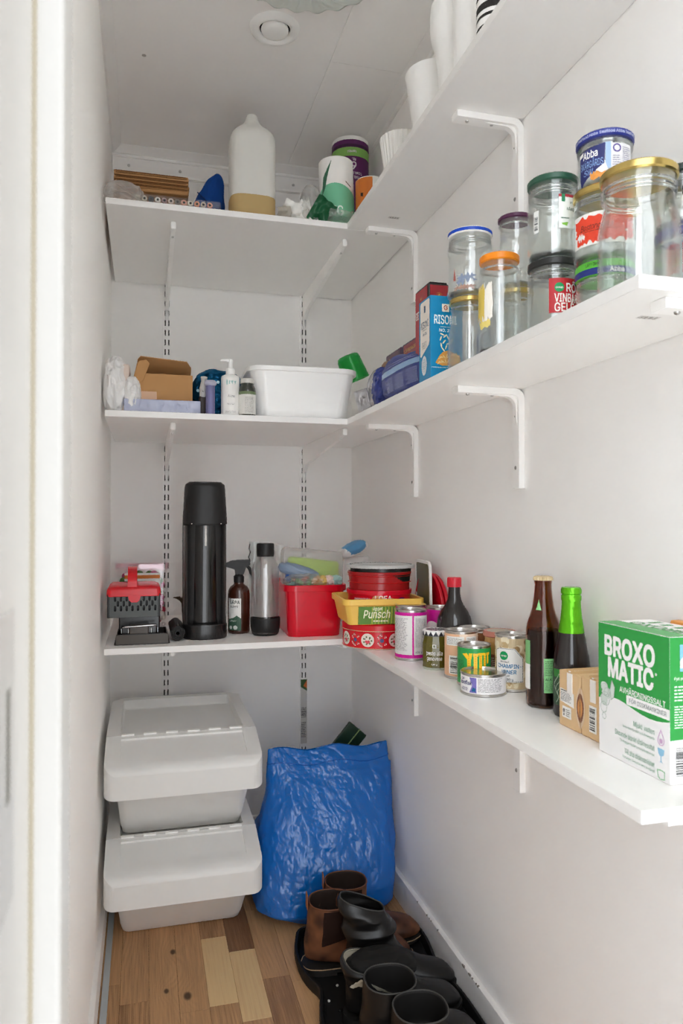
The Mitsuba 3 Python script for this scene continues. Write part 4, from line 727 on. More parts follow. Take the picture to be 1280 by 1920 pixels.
# beige cartons
def carton(x0, y0, dx, dy, h, lab, first):
    t = thing('beige_carton', lab, 'carton', 'beige drink cartons')
    x1, y1, zb = x0 + dx, y0 + dy, Z1 + 0.0004
    part(t, 'body', rbox(x0, x1, y0, y1, zb, zb + h, 0.0016, 8), lazy('#d9b78a', 0.5)); 
    part(t, 'top_flap', mv(rbox(0, dx * 0.96, -dy * 0.2, dy * 0.2, 0, 0.0022, 0.0008, 8), x0 + dx * 0.02, (y0 + y1) / 2, zb + h, rx=0.16), lazy('#cfa878', 0.5))
    f = flat((x0, y1, zb), (0, -1, 0), (0, 0, 1), 0.00035)           # the end that faces the aisle, u from far to near
    part(t, 'folded_tab', rbox(x0 - 0.0016, x0 - 0.0001, y0 + dy * 0.34, y0 + dy * 0.58, zb + h * 0.62, zb + h * 0.995, 0.0006, 6), lazy('#ece6df', 0.5))
    part(t, 'tab_top', rbox(x0 + 0.0006, x0 + dx * 0.95, y0 + dy * 0.48, y0 + dy * 0.56, zb + h + 0.0001, zb + h + 0.0022, 0.0007, 6), lazy('#e9e3dc', 0.5))
    if first:
        part(t, 'nutrition_panel', f(pol([(0.004, 0.037), (0.041, 0.033), (0.041, 0.054), (0.004, 0.057)]), 0), 'mat_paper'); part(t, 'panel_print', f(cat([lines(0.006, 0.038, 0.037, 0.0525, 7, 4, 0.4), rect(0.006, 0.0538, 0.024, 0.0552)]), 1), lazy('#6a6460', 0.5))
        part(t, 'nutrition_panel', f(rect(0.010, 0.014, 0.034, 0.031), 0), 'mat_paper'); part(t, 'panel_print', f(cat([circ(0.0145, 0.0245, 0.003), circ(0.0145, 0.0185, 0.002), lines(0.020, 0.016, 0.032, 0.028, 4, 5, 0.4)]), 1), lazy('#77716c', 0.5))
    else:
        part(t, 'barcode_panel', f(rect(0.020, 0.010, 0.038, 0.048), 0), 'mat_paper'); part(t, 'barcode', f(bars(0.0215, 0.013, 0.0345, 0.045, 13, 7, False), 1), lazy('#353130', 0.5))
    u0 = 0.0565 if first else 0.0
    el = affinity.translate(affinity.scale(sg.Point(0, 0).buffer(1, 12), 0.0105, 0.0310), u0, 0.038); 
    lens = affinity.translate(affinity.scale(sg.Point(-0.75, 0).buffer(1.25, 24).intersection(sg.Point(0.75, 0).buffer(1.25, 24)), 0.020, 0.030), u0, 0.038); clip = sg.box(-0.001, 0, dy + 0.0003, h)
    for k, (sc, c) in enumerate(((1, '#dcc2a4'), (0.72, '#7a4a36'), (0.46, '#c98a4e'))): 
        g = affinity.scale(lens, sc, sc).intersection(clip)
        if g.area > 1e-7: part(t, 'picture', f(pol(g), 1 + 0.6 * k), lazy(c, 0.5))
    return t
carton(0.6195, 0.956, 0.080, 0.057, 0.084, 'beige drink carton with nutrition panels, farther from the green salt box', True)
carton(0.6195, 0.897, 0.080, 0.056, 0.086, 'beige drink carton with a barcode, touching the green salt box', False)
# green and white dishwasher salt box
t = thing('salt_box', 'green and white dishwasher salt box at the near end of the shelf', 'box')
qx, qy0, qy1, qz, qh, qd = 0.6015, 0.7425, 0.8835, Z1 + 0.0004, 0.1755, 0.083
part(t, 'carton', rbox(qx, qx + qd, qy0, qy1, qz, qz + qh, 0.0009, 8), lazy('#ecebea', 0.35))
f = flat((qx, qy1, qz), (0, -1, 0), (0, 0, 1), 0.00022); W = qy1 - qy0
from scipy.interpolate import CubicSpline
CubicWave = CubicSpline([0, 0.12, 0.25, 0.42, 0.60, 0.78, 0.90, 1.0], [0.0725, 0.0760, 0.0790, 0.0765, 0.0715, 0.0695, 0.0712, 0.0745])(np.linspace(0, 1, 21))
wave = [(0, qh - 0.0008), (0, 0.0725)] + list(zip(np.linspace(0.004, W, 40), np.interp(np.linspace(0.004, W, 40) / W, np.linspace(0, 1, 21), CubicWave))) + [(W, qh - 0.0008)]
part(t, 'green_front', f(pol(wave), 0), lazy('#2f9a45', 0.3), label='green printed front with a wavy lower edge')
part(t, 'green_front__brand_lettering', f(cat([fat(text('BROXO', 0.0245, cx=0.0645, y=0.1345, fit=0.100), 0.0008), fat(text('MATIC', 0.0240, cx=0.0670, y=0.1062, fit=0.090), 0.0008), text('®', 0.004, x=0.1155, y=0.124)]), 1), lazy('#f1f0ee', 0.35))
part(t, 'green_front__subtitle', f(cat([text('AVHÄRDNINGSSALT', 0.0072, x=0.046, y=0.0900, fit=0.088), pol(sg.box(0.062, 0.0785, W + 0.002, 0.0870).buffer(0.002).intersection(sg.box(0, 0, W, 1)))]), 1), lazy('#f1f0ee', 0.35))
part(t, 'green_front__subtitle_grey', f(text('FÖR DISKMASKINER', 0.0054, x=0.066, y=0.0800, fit=0.070), 2), lazy('#8f9694', 0.4))
part(t, 'slogans', f(cat([text(s_, h_, x=W - 0.027 - w_, y=y_, bold=False, fit=w_) for s_, h_, w_, y_ in (('Mjukt vatten', 0.0066, 0.040, 0.0523), ('Skonsamt för disk och diskmaskin', 0.0030, 0.062, 0.0460), ('Skinande blankt diskresultat', 0.0066, 0.078, 0.0325), ('Förebygger fläckar och kalkavlagringar', 0.0030, 0.068, 0.0262), ('Till alla diskmaskiner', 0.0066, 0.058, 0.0127), ('Förlänger diskmaskinens livslängd', 0.0030, 0.062, 0.0066))]), 1), lazy('#6d9a7c', 0.4))
dl = W - 0.0155
drop = sg.Point(dl, 0.0485).buffer(0.0055, 8).union(sg.Polygon([(dl - 0.005, 0.0505), (dl + 0.005, 0.0505), (dl, 0.0615)]))
part(t, 'drop_icon', f(cat([pol(drop.exterior.buffer(0.0006)), circ(dl, 0.048, 0.003)]), 1), lazy('#c7a3c4', 0.4))
gl = sg.Polygon([(dl - 0.006, 0.033), (dl + 0.006, 0.033), (dl + 0.0045, 0.026), (dl + 0.0006, 0.0235), (dl + 0.0006, 0.0175), (dl + 0.004, 0.0165), (dl - 0.004, 0.0165), (dl - 0.0006, 0.0175), (dl - 0.0006, 0.0235), (dl - 0.0045, 0.026)])
part(t, 'glass_icon', f(pol(affinity.translate(gl, 0, 0.006)), 1), lazy('#8bbbd6', 0.4))
part(t, 'box_icon', f(pol(sg.Polygon([(dl - 0.007, 0.012), (dl - 0.001, 0.013), (dl + 0.006, 0.0125), (dl + 0.006, 0.0035), (dl - 0.001, 0.002), (dl - 0.005, 0.004)]).exterior.buffer(0.0006)), 1), lazy('#86b98f', 0.4))
gg = [sg.Polygon([(0.026, 0.088), (0.030, 0.101), (0.036, 0.093), (0.034, 0.079), (0.028, 0.075)])]
part(t, 'glassware_picture', f(cat([pol(affinity.translate(affinity.scale(sg.Point(0, 0).buffer(1, 8), a, b), u, v_)) for u, v_, a, b in ((0.013, 0.090, 0.008, 0.006), (0.018, 0.082, 0.010, 0.008), (0.012, 0.072, 0.008, 0.008))] + [pol(gg[0])]), 1), lazy('#d2dbd3', 0.3))
part(t, 'glassware_lines', f(cat([pol(sg.Point(u, v_).buffer(q, 8).exterior.buffer(0.00035)) for u, v_, q in ((0.014, 0.086, 0.008), (0.016, 0.074, 0.009), (0.012, 0.062, 0.007), (0.013, 0.050, 0.004), (0.019, 0.083, 0.006))] + [pol(gg[0].exterior.buffer(0.0005))]), 2), lazy('#a9b7ac', 0.3))
f = flat((qx, qy0, qz), (1, 0, 0), (0, 0, 1), 0.00022)
part(t, 'green_side', f(pol([(0.0, 0.0525), (0.05, 0.054), (qd, 0.051), (qd, qh - 0.0008), (0.0, qh - 0.0008)]), 0), lazy('#2f9a45', 0.3))
part(t, 'side_panel__print', f(cat([text('Fyll på Broxomatic', 0.0034, x=0.006, y=0.124), lines(0.006, 0.098, 0.05, 0.118, 5, 3, 0.45, 0.1), lines(0.006, 0.066, 0.05, 0.094, 9, 4, 0.45, 0.1)]), 1), lazy('#dfeee0', 0.4))
part(t, 'side_picture', f(rect(0.014, 0.134, 0.05, 0.166), 1), lazy('#7fbbe0', 0.4)); part(t, 'side_picture_hand', f(pol([(0.014, 0.138), (0.03, 0.137), (0.05, 0.14), (0.05, 0.158), (0.03, 0.156), (0.020, 0.153), (0.014, 0.147)]), 2), lazy('#ece9e6', 0.4))
part(t, 'barcode', f(bars(0.008, 0.010, 0.045, 0.045, 16, 9, False), 1), lazy('#4b4b4b', 0.5))
f = flat((qx, qy1, qz + qh), (0, -1, 0), (1, 0, 0), 0.0003); f2 = flat((qx, qy0, qz + qh), (1, 0, 0), (0, 1, 0), 0.00025)
part(t, 'green_top', f2(rect(0.0, 0.0, 0.030, W), 0), lazy('#2f9a45', 0.3))
part(t, 'top_print', f2(cat([mv(text('BROXO', 0.018, cx=0, y=0, fit=0.10), 0.048, W / 2, 0, pi / 2), lines(0.055, 0.02, 0.075, W - 0.02, 4, 3, 0.4)]), 1), lazy('#3c8f4c', 0.4))
one('orange_pack', rbox(0.690, 0.7060, 0.742, 0.852, Z1 + 0.0004, Z1 + 0.179, 0.003), lazy('#e09a52', 0.4), 'orange packet standing between the green salt box and the wall', 'packet')

# ------------------------------------------------------------------ middle back shelf
z = Z2
t = thing('carrier_bag', 'crumpled white plastic bag squeezed against the left wall', 'bag')
part(t, 'film', blob((-0.071, 1.965, z + 0.068), (0.029, 0.060, 0.076), 0.20, 1.7, 4, 5, floor=z + 0.0005), 'mat_film_white', True)
part(t, 'film', blob((-0.030, 1.935, z + 0.045), (0.020, 0.030, 0.046), 0.24, 1.9, 6, 4, floor=z + 0.0005), 'mat_film_white', True)
part(t, 'inner_box', mv(rbox(-0.018, 0.018, -0.05, 0.05, 0.002, 0.125, 0.006), -0.060, 1.975, z, 0, ry=0.05), lazy('#d5c2b6', 0.6))
one('flat_box', mv(rbox(-0.094, 0.094, -0.07, 0.07, 0.0003, 0.034, 0.002), 0.0455, 1.975, z, -0.02), 'mat_film_lilac', 'flat lavender-blue box in clear film under the cardboard box', 'box')
t = thing('cardboard_box', 'open brown cardboard box with a raised flap, on the lavender-blue box', 'box')
bz, bx0, bx1, by0, by1, bh = z + 0.0345, -0.022, 0.120, 1.935, 2.050, 0.070
part(t, 'front_wall', rbox(bx0, bx1, by0, by0 + 0.003, bz, bz + bh, 0.0008, 8), 'mat_cardboard'); part(t, 'back_wall', rbox(bx0, bx1, by1 - 0.003, by1, bz, bz + bh, 0.0008, 8), 'mat_cardboard')
part(t, 'side_wall', rbox(bx0, bx0 + 0.003, by0, by1, bz, bz + bh, 0.0008, 8), 'mat_cardboard'); part(t, 'side_wall', rbox(bx1 - 0.003, bx1, by0, by1, bz, bz + bh, 0.0008, 8), 'mat_cardboard')
part(t, 'bottom', box(bx0, bx1, by0, by1, bz, bz + 0.003), 'mat_cardboard')
lid = sg.Polygon([(bx0 + 0.004, 0), (bx1, 0), (bx1, 0.062), (bx1 - 0.012, 0.085), (bx0 + 0.012, 0.098), (bx0 + 0.004, 0.085)])
part(t, 'lid_flap', mv(mv(extr(lid, 0.0028), rx=2.60), 0, by1, bz + bh), 'mat_cardboard', label='raised lid flap')
sf = sg.Polygon([(0, 0), (0.075, 0.0), (0.09, 0.02), (0.085, 0.045), (0.05, 0.052), (0.0, 0.04)])
m = extr(sf, 0.0025); v = m.vertices.copy(); m.vertices = np.stack([bx0 - 0.010 + v[:, 2] + 0.30 * v[:, 1] - 0.016 + 0.016, by1 - 0.012 - v[:, 0], bz + bh - 0.030 + v[:, 1] * 1.35], 1)
part(t, 'side_flap', out(m), 'mat_cardboard', label='folded-out side flap')
fl = sg.Polygon([(bx0 - 0.012, bz + 0.035), (bx0 + 0.004, bz + 0.036), (bx0 + 0.020, bz + 0.055), (bx0 + 0.034, bz + 0.095), (bx0 + 0.026, bz + 0.104), (bx0 + 0.008, bz + 0.100)])
part(t, 'side_flap', xz_extr(fl, by0 - 0.004, by0 - 0.0012), 'mat_cardboard')
part(t, 'tape', xz_extr(sg.box(bx0, bz + 0.002, bx0 + 0.052, bz + 0.024), by0 - 0.0004, by0 + 0.001), lazy('#cfa380', 0.3))
one('tape_roll', mv(mv(lathe([(0.022, -0.018), (0.036, -0.018), (0.036, 0.018), (0.022, 0.018), (0.022, -0.018)], 48), rx=pi / 2), 0.044, 1.975, z + 0.0345 + 0.0395), lazy('#b98550', 0.5), 'roll of brown packing tape standing in the open cardboard box', 'tape roll')
# glittery blue bag with toy inside
t = thing('glitter_bag', 'shiny metallic blue bag bulging behind the lavender tube and pump bottle', 'bag')
part(t, 'film', blob((0.196, 2.050, z + 0.070), (0.072, 0.058, 0.074), 0.10, 1.6, 15, 5, floor=z + 0.0005), 'mat_film_glitter', True)
for (dx, dz) in ((-0.05, 0.05), (-0.062, 0.075), (-0.02, 0.095), (0.0, 0.1), (-0.045, 0.093), (0.03, 0.09)): part(t, 'sequin', mv(cyl(0, 0, -0.0006, 0.0006, 0.0042, 12), 0.190 + dx * 0.85, 1.986, z + dz, rx=pi / 2), lazy('#9cd0dc', 0.2, 0.7))
t = thing('white_toy', 'small white plastic spout with a dark hole in front of the blue bag', 'spout')
part(t, 'body', mv(lathe([(0, 0), (0.010, 0), (0.011, 0.02), (0.007, 0.04), (0.009, 0.05), (0, 0.052)], 24), 0.148, 1.945, z + 0.055, rx=0.5), lazy('#c9c7c3', 0.4), 40); part(t, 'hole', mv(cyl(0, 0, 0, 0.002, 0.0035, 12), 0.147, 1.930, z + 0.066, rx=pi / 2), 'mat_dark'); part(t, 'foot', rbox(0.138, 0.158, 1.94, 1.965, z + 0.0004, z + 0.056, 0.004), lazy('#3b302c', 0.5))
t = thing('lavender_tube', 'translucent lavender tube with greyish cap beside the pump bottle', 'tube')
part(t, 'tube', lathe([(0, 0), (0.0115, 0), (0.0118, 0.002), (0.0118, 0.076), (0, 0.0765)], 32, 0.163, 1.907, z), 'mat_lilac_tube', 40)
part(t, 'cap', lathe([(0, 0.074), (0.0118, 0.0745), (0.0155, 0.078), (0.0162, 0.083), (0.013, 0.088), (0, 0.0885)], 32, 0.163, 1.907, z), lazy('#b2b1c4', 0.35), 40)
part(t, 'core', cyl(0.163, 1.907, z + 0.002, z + 0.07, 0.006, 16), lazy('#bdbcd6', 0.4))
# pump bottle
x, y, r = 0.215, 1.917, 0.0240
t = thing('pump_bottle', 'white pump bottle with teal print standing left of the small dark bottle', 'bottle')
part(t, 'bottle', lathe([(0, 0), (r - 0.002, 0), (r, 0.002), (r, 0.098), (r - 0.0015, 0.103), (0.013, 0.108), (0, 0.108)], 48, x, y, z), lazy('#e4e3df', 0.2, 0.5), 35)
part(t, 'collar', lathe([(0, 0.106), (0.0115, 0.106), (0.0118, 0.107), (0.0118, 0.122), (0.010, 0.124), (0.0065, 0.1245), (0.0058, 0.126), (0, 0.126)], 36, x, y, z), 'mat_white_plastic', 35)
part(t, 'pump_head', lathe([(0, 0.124), (0.0062, 0.124), (0.0062, 0.138), (0.0070, 0.1395), (0.0070, 0.1455), (0.006, 0.147), (0, 0.147)], 28, x, y, z), 'mat_white_plastic', 35)
part(t, 'pump_head__nozzle', tube([(x, y, z + 0.1435), (x - 0.012, y - 0.003, z + 0.1445), (x - 0.022, y - 0.006, z + 0.1435), (x - 0.0275, y - 0.0075, z + 0.1405)], [0.0052, 0.0040, 0.0034, 0.0026], 10), 'mat_white_plastic', 50)
f = wrap(x, y, z, r, face(x, y))
part(t, 'label', f(rect(-0.0235, 0.003, 0.026, 0.097, 18), 0), lazy('#eceae6', 0.4))
part(t, 'teal_print', f(cat([rect(-0.010, 0.078, -0.0065, 0.091), rect(-0.0035, 0.080, -0.0005, 0.0885), pol([(0.001, 0.0885), (0.0085, 0.0885), (0.0048, 0.079)]), pol([(0.010, 0.0885), (0.016, 0.0885), (0.0125, 0.079)])]), 1), lazy('#9fc1bd', 0.4))
part(t, 'print', f(cat([text('Aloe', 0.0062, x=-0.006, y=0.046, bold=False), lines(-0.008, 0.026, 0.014, 0.031, 2, 3, 0.3), text('SENSITIVE', 0.0042, x=-0.014, y=0.006, bold=False, fit=0.03)]), 1), lazy('#7c7d7d', 0.5))
# small dark bottle
x, y, r = 0.2575, 1.905, 0.0222
t = thing('vitamin_bottle', 'small dark green bottle with white label and silver cap, beside the white tub', 'bottle')
part(t, 'bottle', lathe([(0, 0), (r - 0.002, 0), (r, 0.002), (r, 0.060), (r * 0.95, 0.070), (r * 0.80, 0.078), (r * 0.74, 0.081), (r * 0.74, 0.086), (0, 0.086)], 44, x, y, z), lazy('#2c2f27', 0.1, 0.6, 0.6), 40)
part(t, 'cap', lathe([(0, 0.084), (r * 0.80, 0.084), (r * 0.82, 0.0855), (r * 0.82, 0.094), (r * 0.78, 0.096), (0, 0.0962)], 40, x, y, z), lazy('#c9c6bf', 0.3, 0.6), 35)
f = wrap(x, y, z, r, face(x, y)); part(t, 'label', f(rect(-0.030, 0.003, 0.030, 0.054, 20), 0), lazy('#dedcd6', 0.45)); part(t, 'green_band', f(rect(-0.030, 0.054, 0.030, 0.062, 20), 0), lazy('#6c7a5a', 0.45))
part(t, 'print', f(lines(-0.006, 0.006, 0.020, 0.048, 12, 7, 0.35, 0.15), 1), lazy('#8d8d88', 0.5))
one('paper_card', mv(mv(rbox(-0.012, 0.012, -0.0008, 0.0008, 0, 0.105, 0.0005), ry=0.3), 0.245, 2.04, z + 0.0005, 0.1), lazy('#b9bab0', 0.6), 'greyish card standing between the blue bag and the white tub', 'card')
# white tub
t = thing('white_tub', 'large white plastic wash tub on the middle back shelf', 'tub')
part(t, 'tub', mv(tub(0.286, 0.262, 0.134, 0.86, 0.040, 0.0025, 0.006, 0.012, 9), 0.4110, 2.030, z + 0.0004, -0.02), 'mat_white_gloss', 40)
t = thing('green_cup', 'translucent green plastic cup lying upside down on the rim of the white tub', 'cup')
m = lathe([(0, 0), (0.024, 0), (0.030, 0.003), (0.033, 0.010), (0.038, 0.072), (0.0395, 0.074), (0.0365, 0.074), (0.031, 0.010), (0, 0.003)], 48)
part(t, 'cup', mv(mv(m, ry=pi - 0.40), 0.5540, 2.005, z + 0.196), 'mat_cup_green', 40)
# blue soft packs
t = thing('coffee_bag', 'glossy dark blue soft pack lying at the shelf corner', 'bag')
m = blob((0, 0, 0), (0.045, 0.145, 0.050), 0.07, 1.6, 31, 5, e=3.2); v = m.vertices; v[:, 2] *= np.where(v[:, 1] > 0, 1.0 + 0.2 * v[:, 1] / 0.14, 1.0)
part(t, 'film', mv(m, 0.585, 1.545, z + 0.052, 0.02, rx=0.10), 'mat_film_blue', True)
f0 = mv(m, 0.585, 1.545, z + 0.052, 0.02, rx=0.10)
def drape(u0, u1, v0, v1, nu, nv, off):   # a printed patch that follows the left side of the pack
    ys, zs = np.linspace(u0, u1, nu), np.linspace(v0, v1, nv); P = np.array([(0.40, yy_, zz_) for yy_ in ys for zz_ in zs])
    loc, idx, _ = f0.ray.intersects_location(P, np.tile([[1.0, 0, 0]], (len(P), 1)), multiple_hits=False)
    X = np.full(len(P), 0.545); X[idx] = loc[:, 0]; V = np.c_[X - off, P[:, 1:]]
    F = [(i * nv + j, (i + 1) * nv + j, (i + 1) * nv + j + 1) for i in range(nu - 1) for j in range(nv - 1)] + [(i * nv + j, (i + 1) * nv + j + 1, i * nv + j + 1) for i in range(nu - 1) for j in range(nv - 1)]
    return trimesh.Trimesh(V, F, process=False)
part(t, 'light_band', drape(1.42, 1.67, z + 0.060, z + 0.073, 26, 3, 0.0008), lazy('#8fb2d6', 0.3))
pr_ = []
for k, zz in enumerate(np.linspace(z + 0.022, z + 0.052, 11)):
    for a, b in ((1.435, 1.49), (1.50, 1.555), (1.565, 1.61)): pr_.append(drape(a, b - 0.012 * ((k * 7) % 3) / 2, zz, zz + 0.0010, 5, 2, 0.0009))
for zz in (z + 0.078, z + 0.083): pr_.append(drape(1.45, 1.60, zz, zz + 0.001, 6, 2, 0.0009))
part(t, 'fine_print', cat(pr_), lazy('#a3a9cf', 0.4))
t = thing('silver_bag', 'crumpled blue and silver film bag slumped beside the white tub', 'bag')
part(t, 'film', blob((0.577, 1.755, z + 0.052), (0.032, 0.055, 0.056), 0.24, 2.4, 41, 5, floor=z + 0.0004), 'mat_film_silver', True)
part(t, 'blue_panel', blob((0.566, 1.722, z + 0.058), (0.022, 0.036, 0.046), 0.22, 2.2, 43, 4, floor=z + 0.001), 'mat_film_blue', True)
part(t, 'white_edge', mv(mv(rbox(-0.002, 0.002, -0.03, 0.03, 0, 0.062, 0.0015), ry=-0.30), 0.545, 1.790, z + 0.0012, 0.25), 'mat_film_silver')
part(t, 'brown_tip', blob((0.578, 1.715, z + 0.106), (0.014, 0.018, 0.014), 0.25, 2.2, 44, 3), lazy('#8f7260', 0.4), True)
for i, (yy_, hh, c) in enumerate(((1.740, 0.184, '#8f2430'), (1.872, 0.184, '#5b2a48'))):
    t = thing('coffee_pack', ('red coffee pack with purple ends behind the blue soft pack', 'dark purple coffee pack behind the blue soft pack, toward the corner')[i], 'pack')
    part(t, 'pack', rbox(0.645, 0.702, yy_ - 0.060, yy_ + 0.060, z + 0.0004, z + hh, 0.005), lazy('#452043', 0.25, 0.5, 0.3))
    f = flat((0.645, yy_ + 0.046, z), (0, -1, 0), (0, 0, 1), 0.0004); part(t, 'panel', f(rect(0, 0.02, 0.092, hh - 0.006), 0), lazy(c, 0.25, 0.5, 0.3))
    part(t, 'print', f(cat([text('LÖFBERGS', 0.0080, cx=0.046, y=hh - 0.026, fit=0.082), rect(0.028, hh - 0.034, 0.064, hh - 0.033)]), 1), lazy('#cda45f', 0.4))
# ------------------------------------------------------------------ middle side shelf
def gevalia(y, x, lab, h):
    t = thing('ground_coffee_pack', lab, 'pack', None); w, d = 0.046, 0.075
    part(t, 'pack', rbox(x, x + w, y - d, y, z + 0.0004, z + h, 0.0035), lazy('#231a18', 0.2, 0.5, 0.4))
    part(t, 'folded_top', rbox(x + 0.004, x + w - 0.004, y - d + 0.002, y - 0.002, z + h - 0.001, z + h + 0.003, 0.0015), lazy('#1b1615', 0.3))
    for o_, u_, wd in (((x, y - 0.004, z), (0, -1, 0), d - 0.008), ((x + 0.004, y - d, z), (1, 0, 0), w - 0.006)):
        f = flat(o_, u_, (0, 0, 1), 0.0004); part(t, 'red_panel', f(rect(0, 0.035, wd, h - 0.004), 0), lazy('#a3222b', 0.25, 0.5, 0.3)); part(t, 'dark_foot', f(rect(0, 0.002, wd, 0.035), 0), lazy('#3d2320', 0.3))
        part(t, 'brand_text', f(text('GEVALIA', 0.0155, cx=wd / 2, y=h - 0.062, fit=wd * 0.92), 1), lazy('#f0ece6', 0.4)); part(t, 'gold_mark', f(cat([circ(wd / 2, h - 0.024, 0.0025, 12)] + [pol([(wd / 2 + 0.004 * math.cos(q), h - 0.024 + 0.004 * math.sin(q)), (wd / 2 + 0.007 * math.cos(q + 0.12), h - 0.024 + 0.007 * math.sin(q + 0.12)), (wd / 2 + 0.004 * math.cos(q + 0.24), h - 0.024 + 0.004 * math.sin(q + 0.24))]) for q in np.linspace(0, pi, 8)]), 1), lazy('#c79a4a', 0.4))
gevalia(1.4660, 0.5550, 'red and black ground coffee pack behind the blue pasta box', 0.2130)
t = thing('pasta_box', 'blue RISONI pasta carton in front of the coffee pack', 'box')
px0, px1, py0, py1, ph = 0.5240, 0.5905, 1.302, 1.362, 0.1590
part(t, 'carton', rbox(px0, px1, py0, py1, z + 0.0004, z + ph, 0.0012, 8), lazy('#0f7fae', 0.35))
f = flat((px0, py1, z), (0, -1, 0), (0, 0, 1), 0.0003); D_ = py1 - py0
part(t, 'side_panel', f(pol([(0.008, 0.052), (0.012, 0.048), (D_ - 0.008, 0.066), (D_ - 0.004, 0.072), (D_ - 0.004, 0.152), (D_ - 0.008, 0.155), (0.012, 0.155), (0.008, 0.151)]), 0), lazy('#e9e2d8', 0.4))
part(t, 'side_panel__print', f(cat([text('RISONI', 0.0135, cx=0.032, y=0.102, fit=0.038, bold=False), rect(0.022, 0.098, 0.042, 0.0988), text('no 26', 0.0055, cx=0.032, y=0.088), rect(0.028, 0.132, 0.036, 0.145), lines(0.018, 0.062, 0.046, 0.076, 5, 6, 0.3)]), 1), lazy('#2c4a6a', 0.4))
part(t, 'white_oval', f(pol(affinity.scale(sg.Point(0.028, 0.030).buffer(1, 12), 0.013, 0.019)), 0), lazy('#d9dde0', 0.4))
part(t, 'oval_print', f(cat([pol(affinity.scale(sg.Point(0.028, 0.030).buffer(1, 12), 0.008, 0.012).exterior.buffer(0.0004)), lines(0.021, 0.022, 0.035, 0.038, 4, 2, 0.3)]), 1), lazy('#7aa0b4', 0.4))
f = flat((px0, py0, z), (1, 0, 0), (0, 0, 1), 0.0003); Wf = px1 - px0
part(t, 'front_text', f(cat([text('RISONI', 0.0165, cx=Wf * 0.46, y=0.105, fit=0.046), rect(0.020, 0.099, 0.042, 0.0997), text('NO. 26', 0.0058, cx=Wf * 0.46, y=0.090)]), 0), lazy('#e9f0f2', 0.4))
part(t, 'logo', f(pol(sg.box(0.0245, 0.1295, 0.0375, 0.1425).buffer(0.001)), 0), lazy('#e4dccf', 0.4)); part(t, 'logo_text', f(text('G', 0.0085, cx=0.031, y=0.132), 1), lazy('#b0573c', 0.4))
gr = [affinity.translate(affinity.rotate(affinity.scale(sg.Point(0, 0).buffer(1, 6), 0.0050, 0.0014), a), u, v_) for u, v_, a in ((0.024, 0.085, 160), (0.030, 0.082, 40), (0.021, 0.077, 70), (0.036, 0.079, 120), (0.028, 0.071, 50), (0.022, 0.064, 100), (0.037, 0.068, 20), (0.032, 0.061, 70), (0.044, 0.075, 60), (0.026, 0.056, 130))]
part(t, 'grains', f(cat([pol(g) for g in gr]), 0), lazy('#eadfc2', 0.4))
hp = sg.Polygon([(0.010, 0.030), (0.018, 0.044), (0.026, 0.052), (0.036, 0.055), (0.048, 0.050), (0.060, 0.046), (0.062, 0.034), (0.045, 0.026), (0.024, 0.025)]); part(t, 'pasta_heap', f(pol(hp), 0), lazy('#d99a4a', 0.4))
part(t, 'pasta_heap__grain_print', f(cat([pol(affinity.translate(affinity.rotate(affinity.scale(sg.Point(0, 0).buffer(1, 5), 0.0045, 0.0012), 180 * q), 0.016 + 0.042 * ((q * 7.3) % 1), 0.030 + 0.018 * ((q * 3.7) % 1))) for q in np.linspace(0.02, 0.98, 16)]), 1), lazy('#edc98a', 0.4))
part(t, 'dotted_line', f(cat([circ(0.003 + 0.0028 * i, 0.0215, 0.0010, 8) for i in range(22)]), 0), lazy('#cfe0e6', 0.4))

# ------------------------------------------------------------------ empty glass jars
lid = lazy
def side_label(t, f, shapes):   # shapes: (name, mesh, colour, layer)
    for n_, m_, c_, k_ in shapes: part(t, n_, f(m_, k_), lazy(c_, 0.5))
def torn(x0, y0, x1, y1, seed, n=26, a=0.10):
    r = np.random.default_rng(seed); w, h = x1 - x0, y1 - y0; q = []
    for u in np.linspace(0, 1, n): q.append((x0 + u * w, y0 + h * a * r.random()))
    for u in np.linspace(0, 1, n // 2): q.append((x1 - w * a * 0.5 * r.random(), y0 + u * h))
    for u in np.linspace(1, 0, n): q.append((x0 + u * w, y1 - h * a * r.random()))
    for u in np.linspace(1, 0, n // 2): q.append((x0 + w * a * 0.5 * r.random(), y0 + u * h))
    g = sg.Polygon(q).buffer(0).buffer(w * 0.012, 4).buffer(-w * 0.018, 4).buffer(w * 0.008, 4)
    return max(getattr(g, 'geoms', [g]), key=lambda k: k.area)
t, f, lr = jar(0.5755, 1.2400, Z2, 0.0400, 0.134, 'mat_gold', 'belly glass jar with gold lid, under the blue-and-white-lidded jar', 0.84, 'belly')
side_label(t, f, [('label_back', rect(0.052, 0.040, 0.112, 0.080, 20), '#6a6f92', 0)])
t, f, lr = jar(0.5780, 1.2420, Z2 + 0.1342, 0.0425, 0.124, 'mat_white_gloss', 'glass jar with blue and white lid standing on a gold-lidded jar', 0.88, 'shoulder')
part(t, 'lid__band', wrap(0.5780, 1.2420, Z2 + 0.1342 + 0.1142, lr, face(0.578, 1.242))(rect(-lr * pi, 0.0022, lr * pi, 0.0078, 60)), lazy('#1c47b4', 0.3))
side_label(t, f, [('skyline_print', torn(-0.030, 0.020, 0.014, 0.044, 5, 20, 0.5) and pol(torn(-0.030, 0.018, 0.014, 0.042, 5, 20, 0.5)), '#8894ac', 0), ('skyline_print', pol(torn(-0.032, 0.008, 0.012, 0.020, 6, 20, 0.4)), '#b08a7a', 0.5), ('skyline_print', pol([(-0.033, 0.028), (-0.030, 0.052), (-0.027, 0.028)]), '#b0645c', 0.5)])
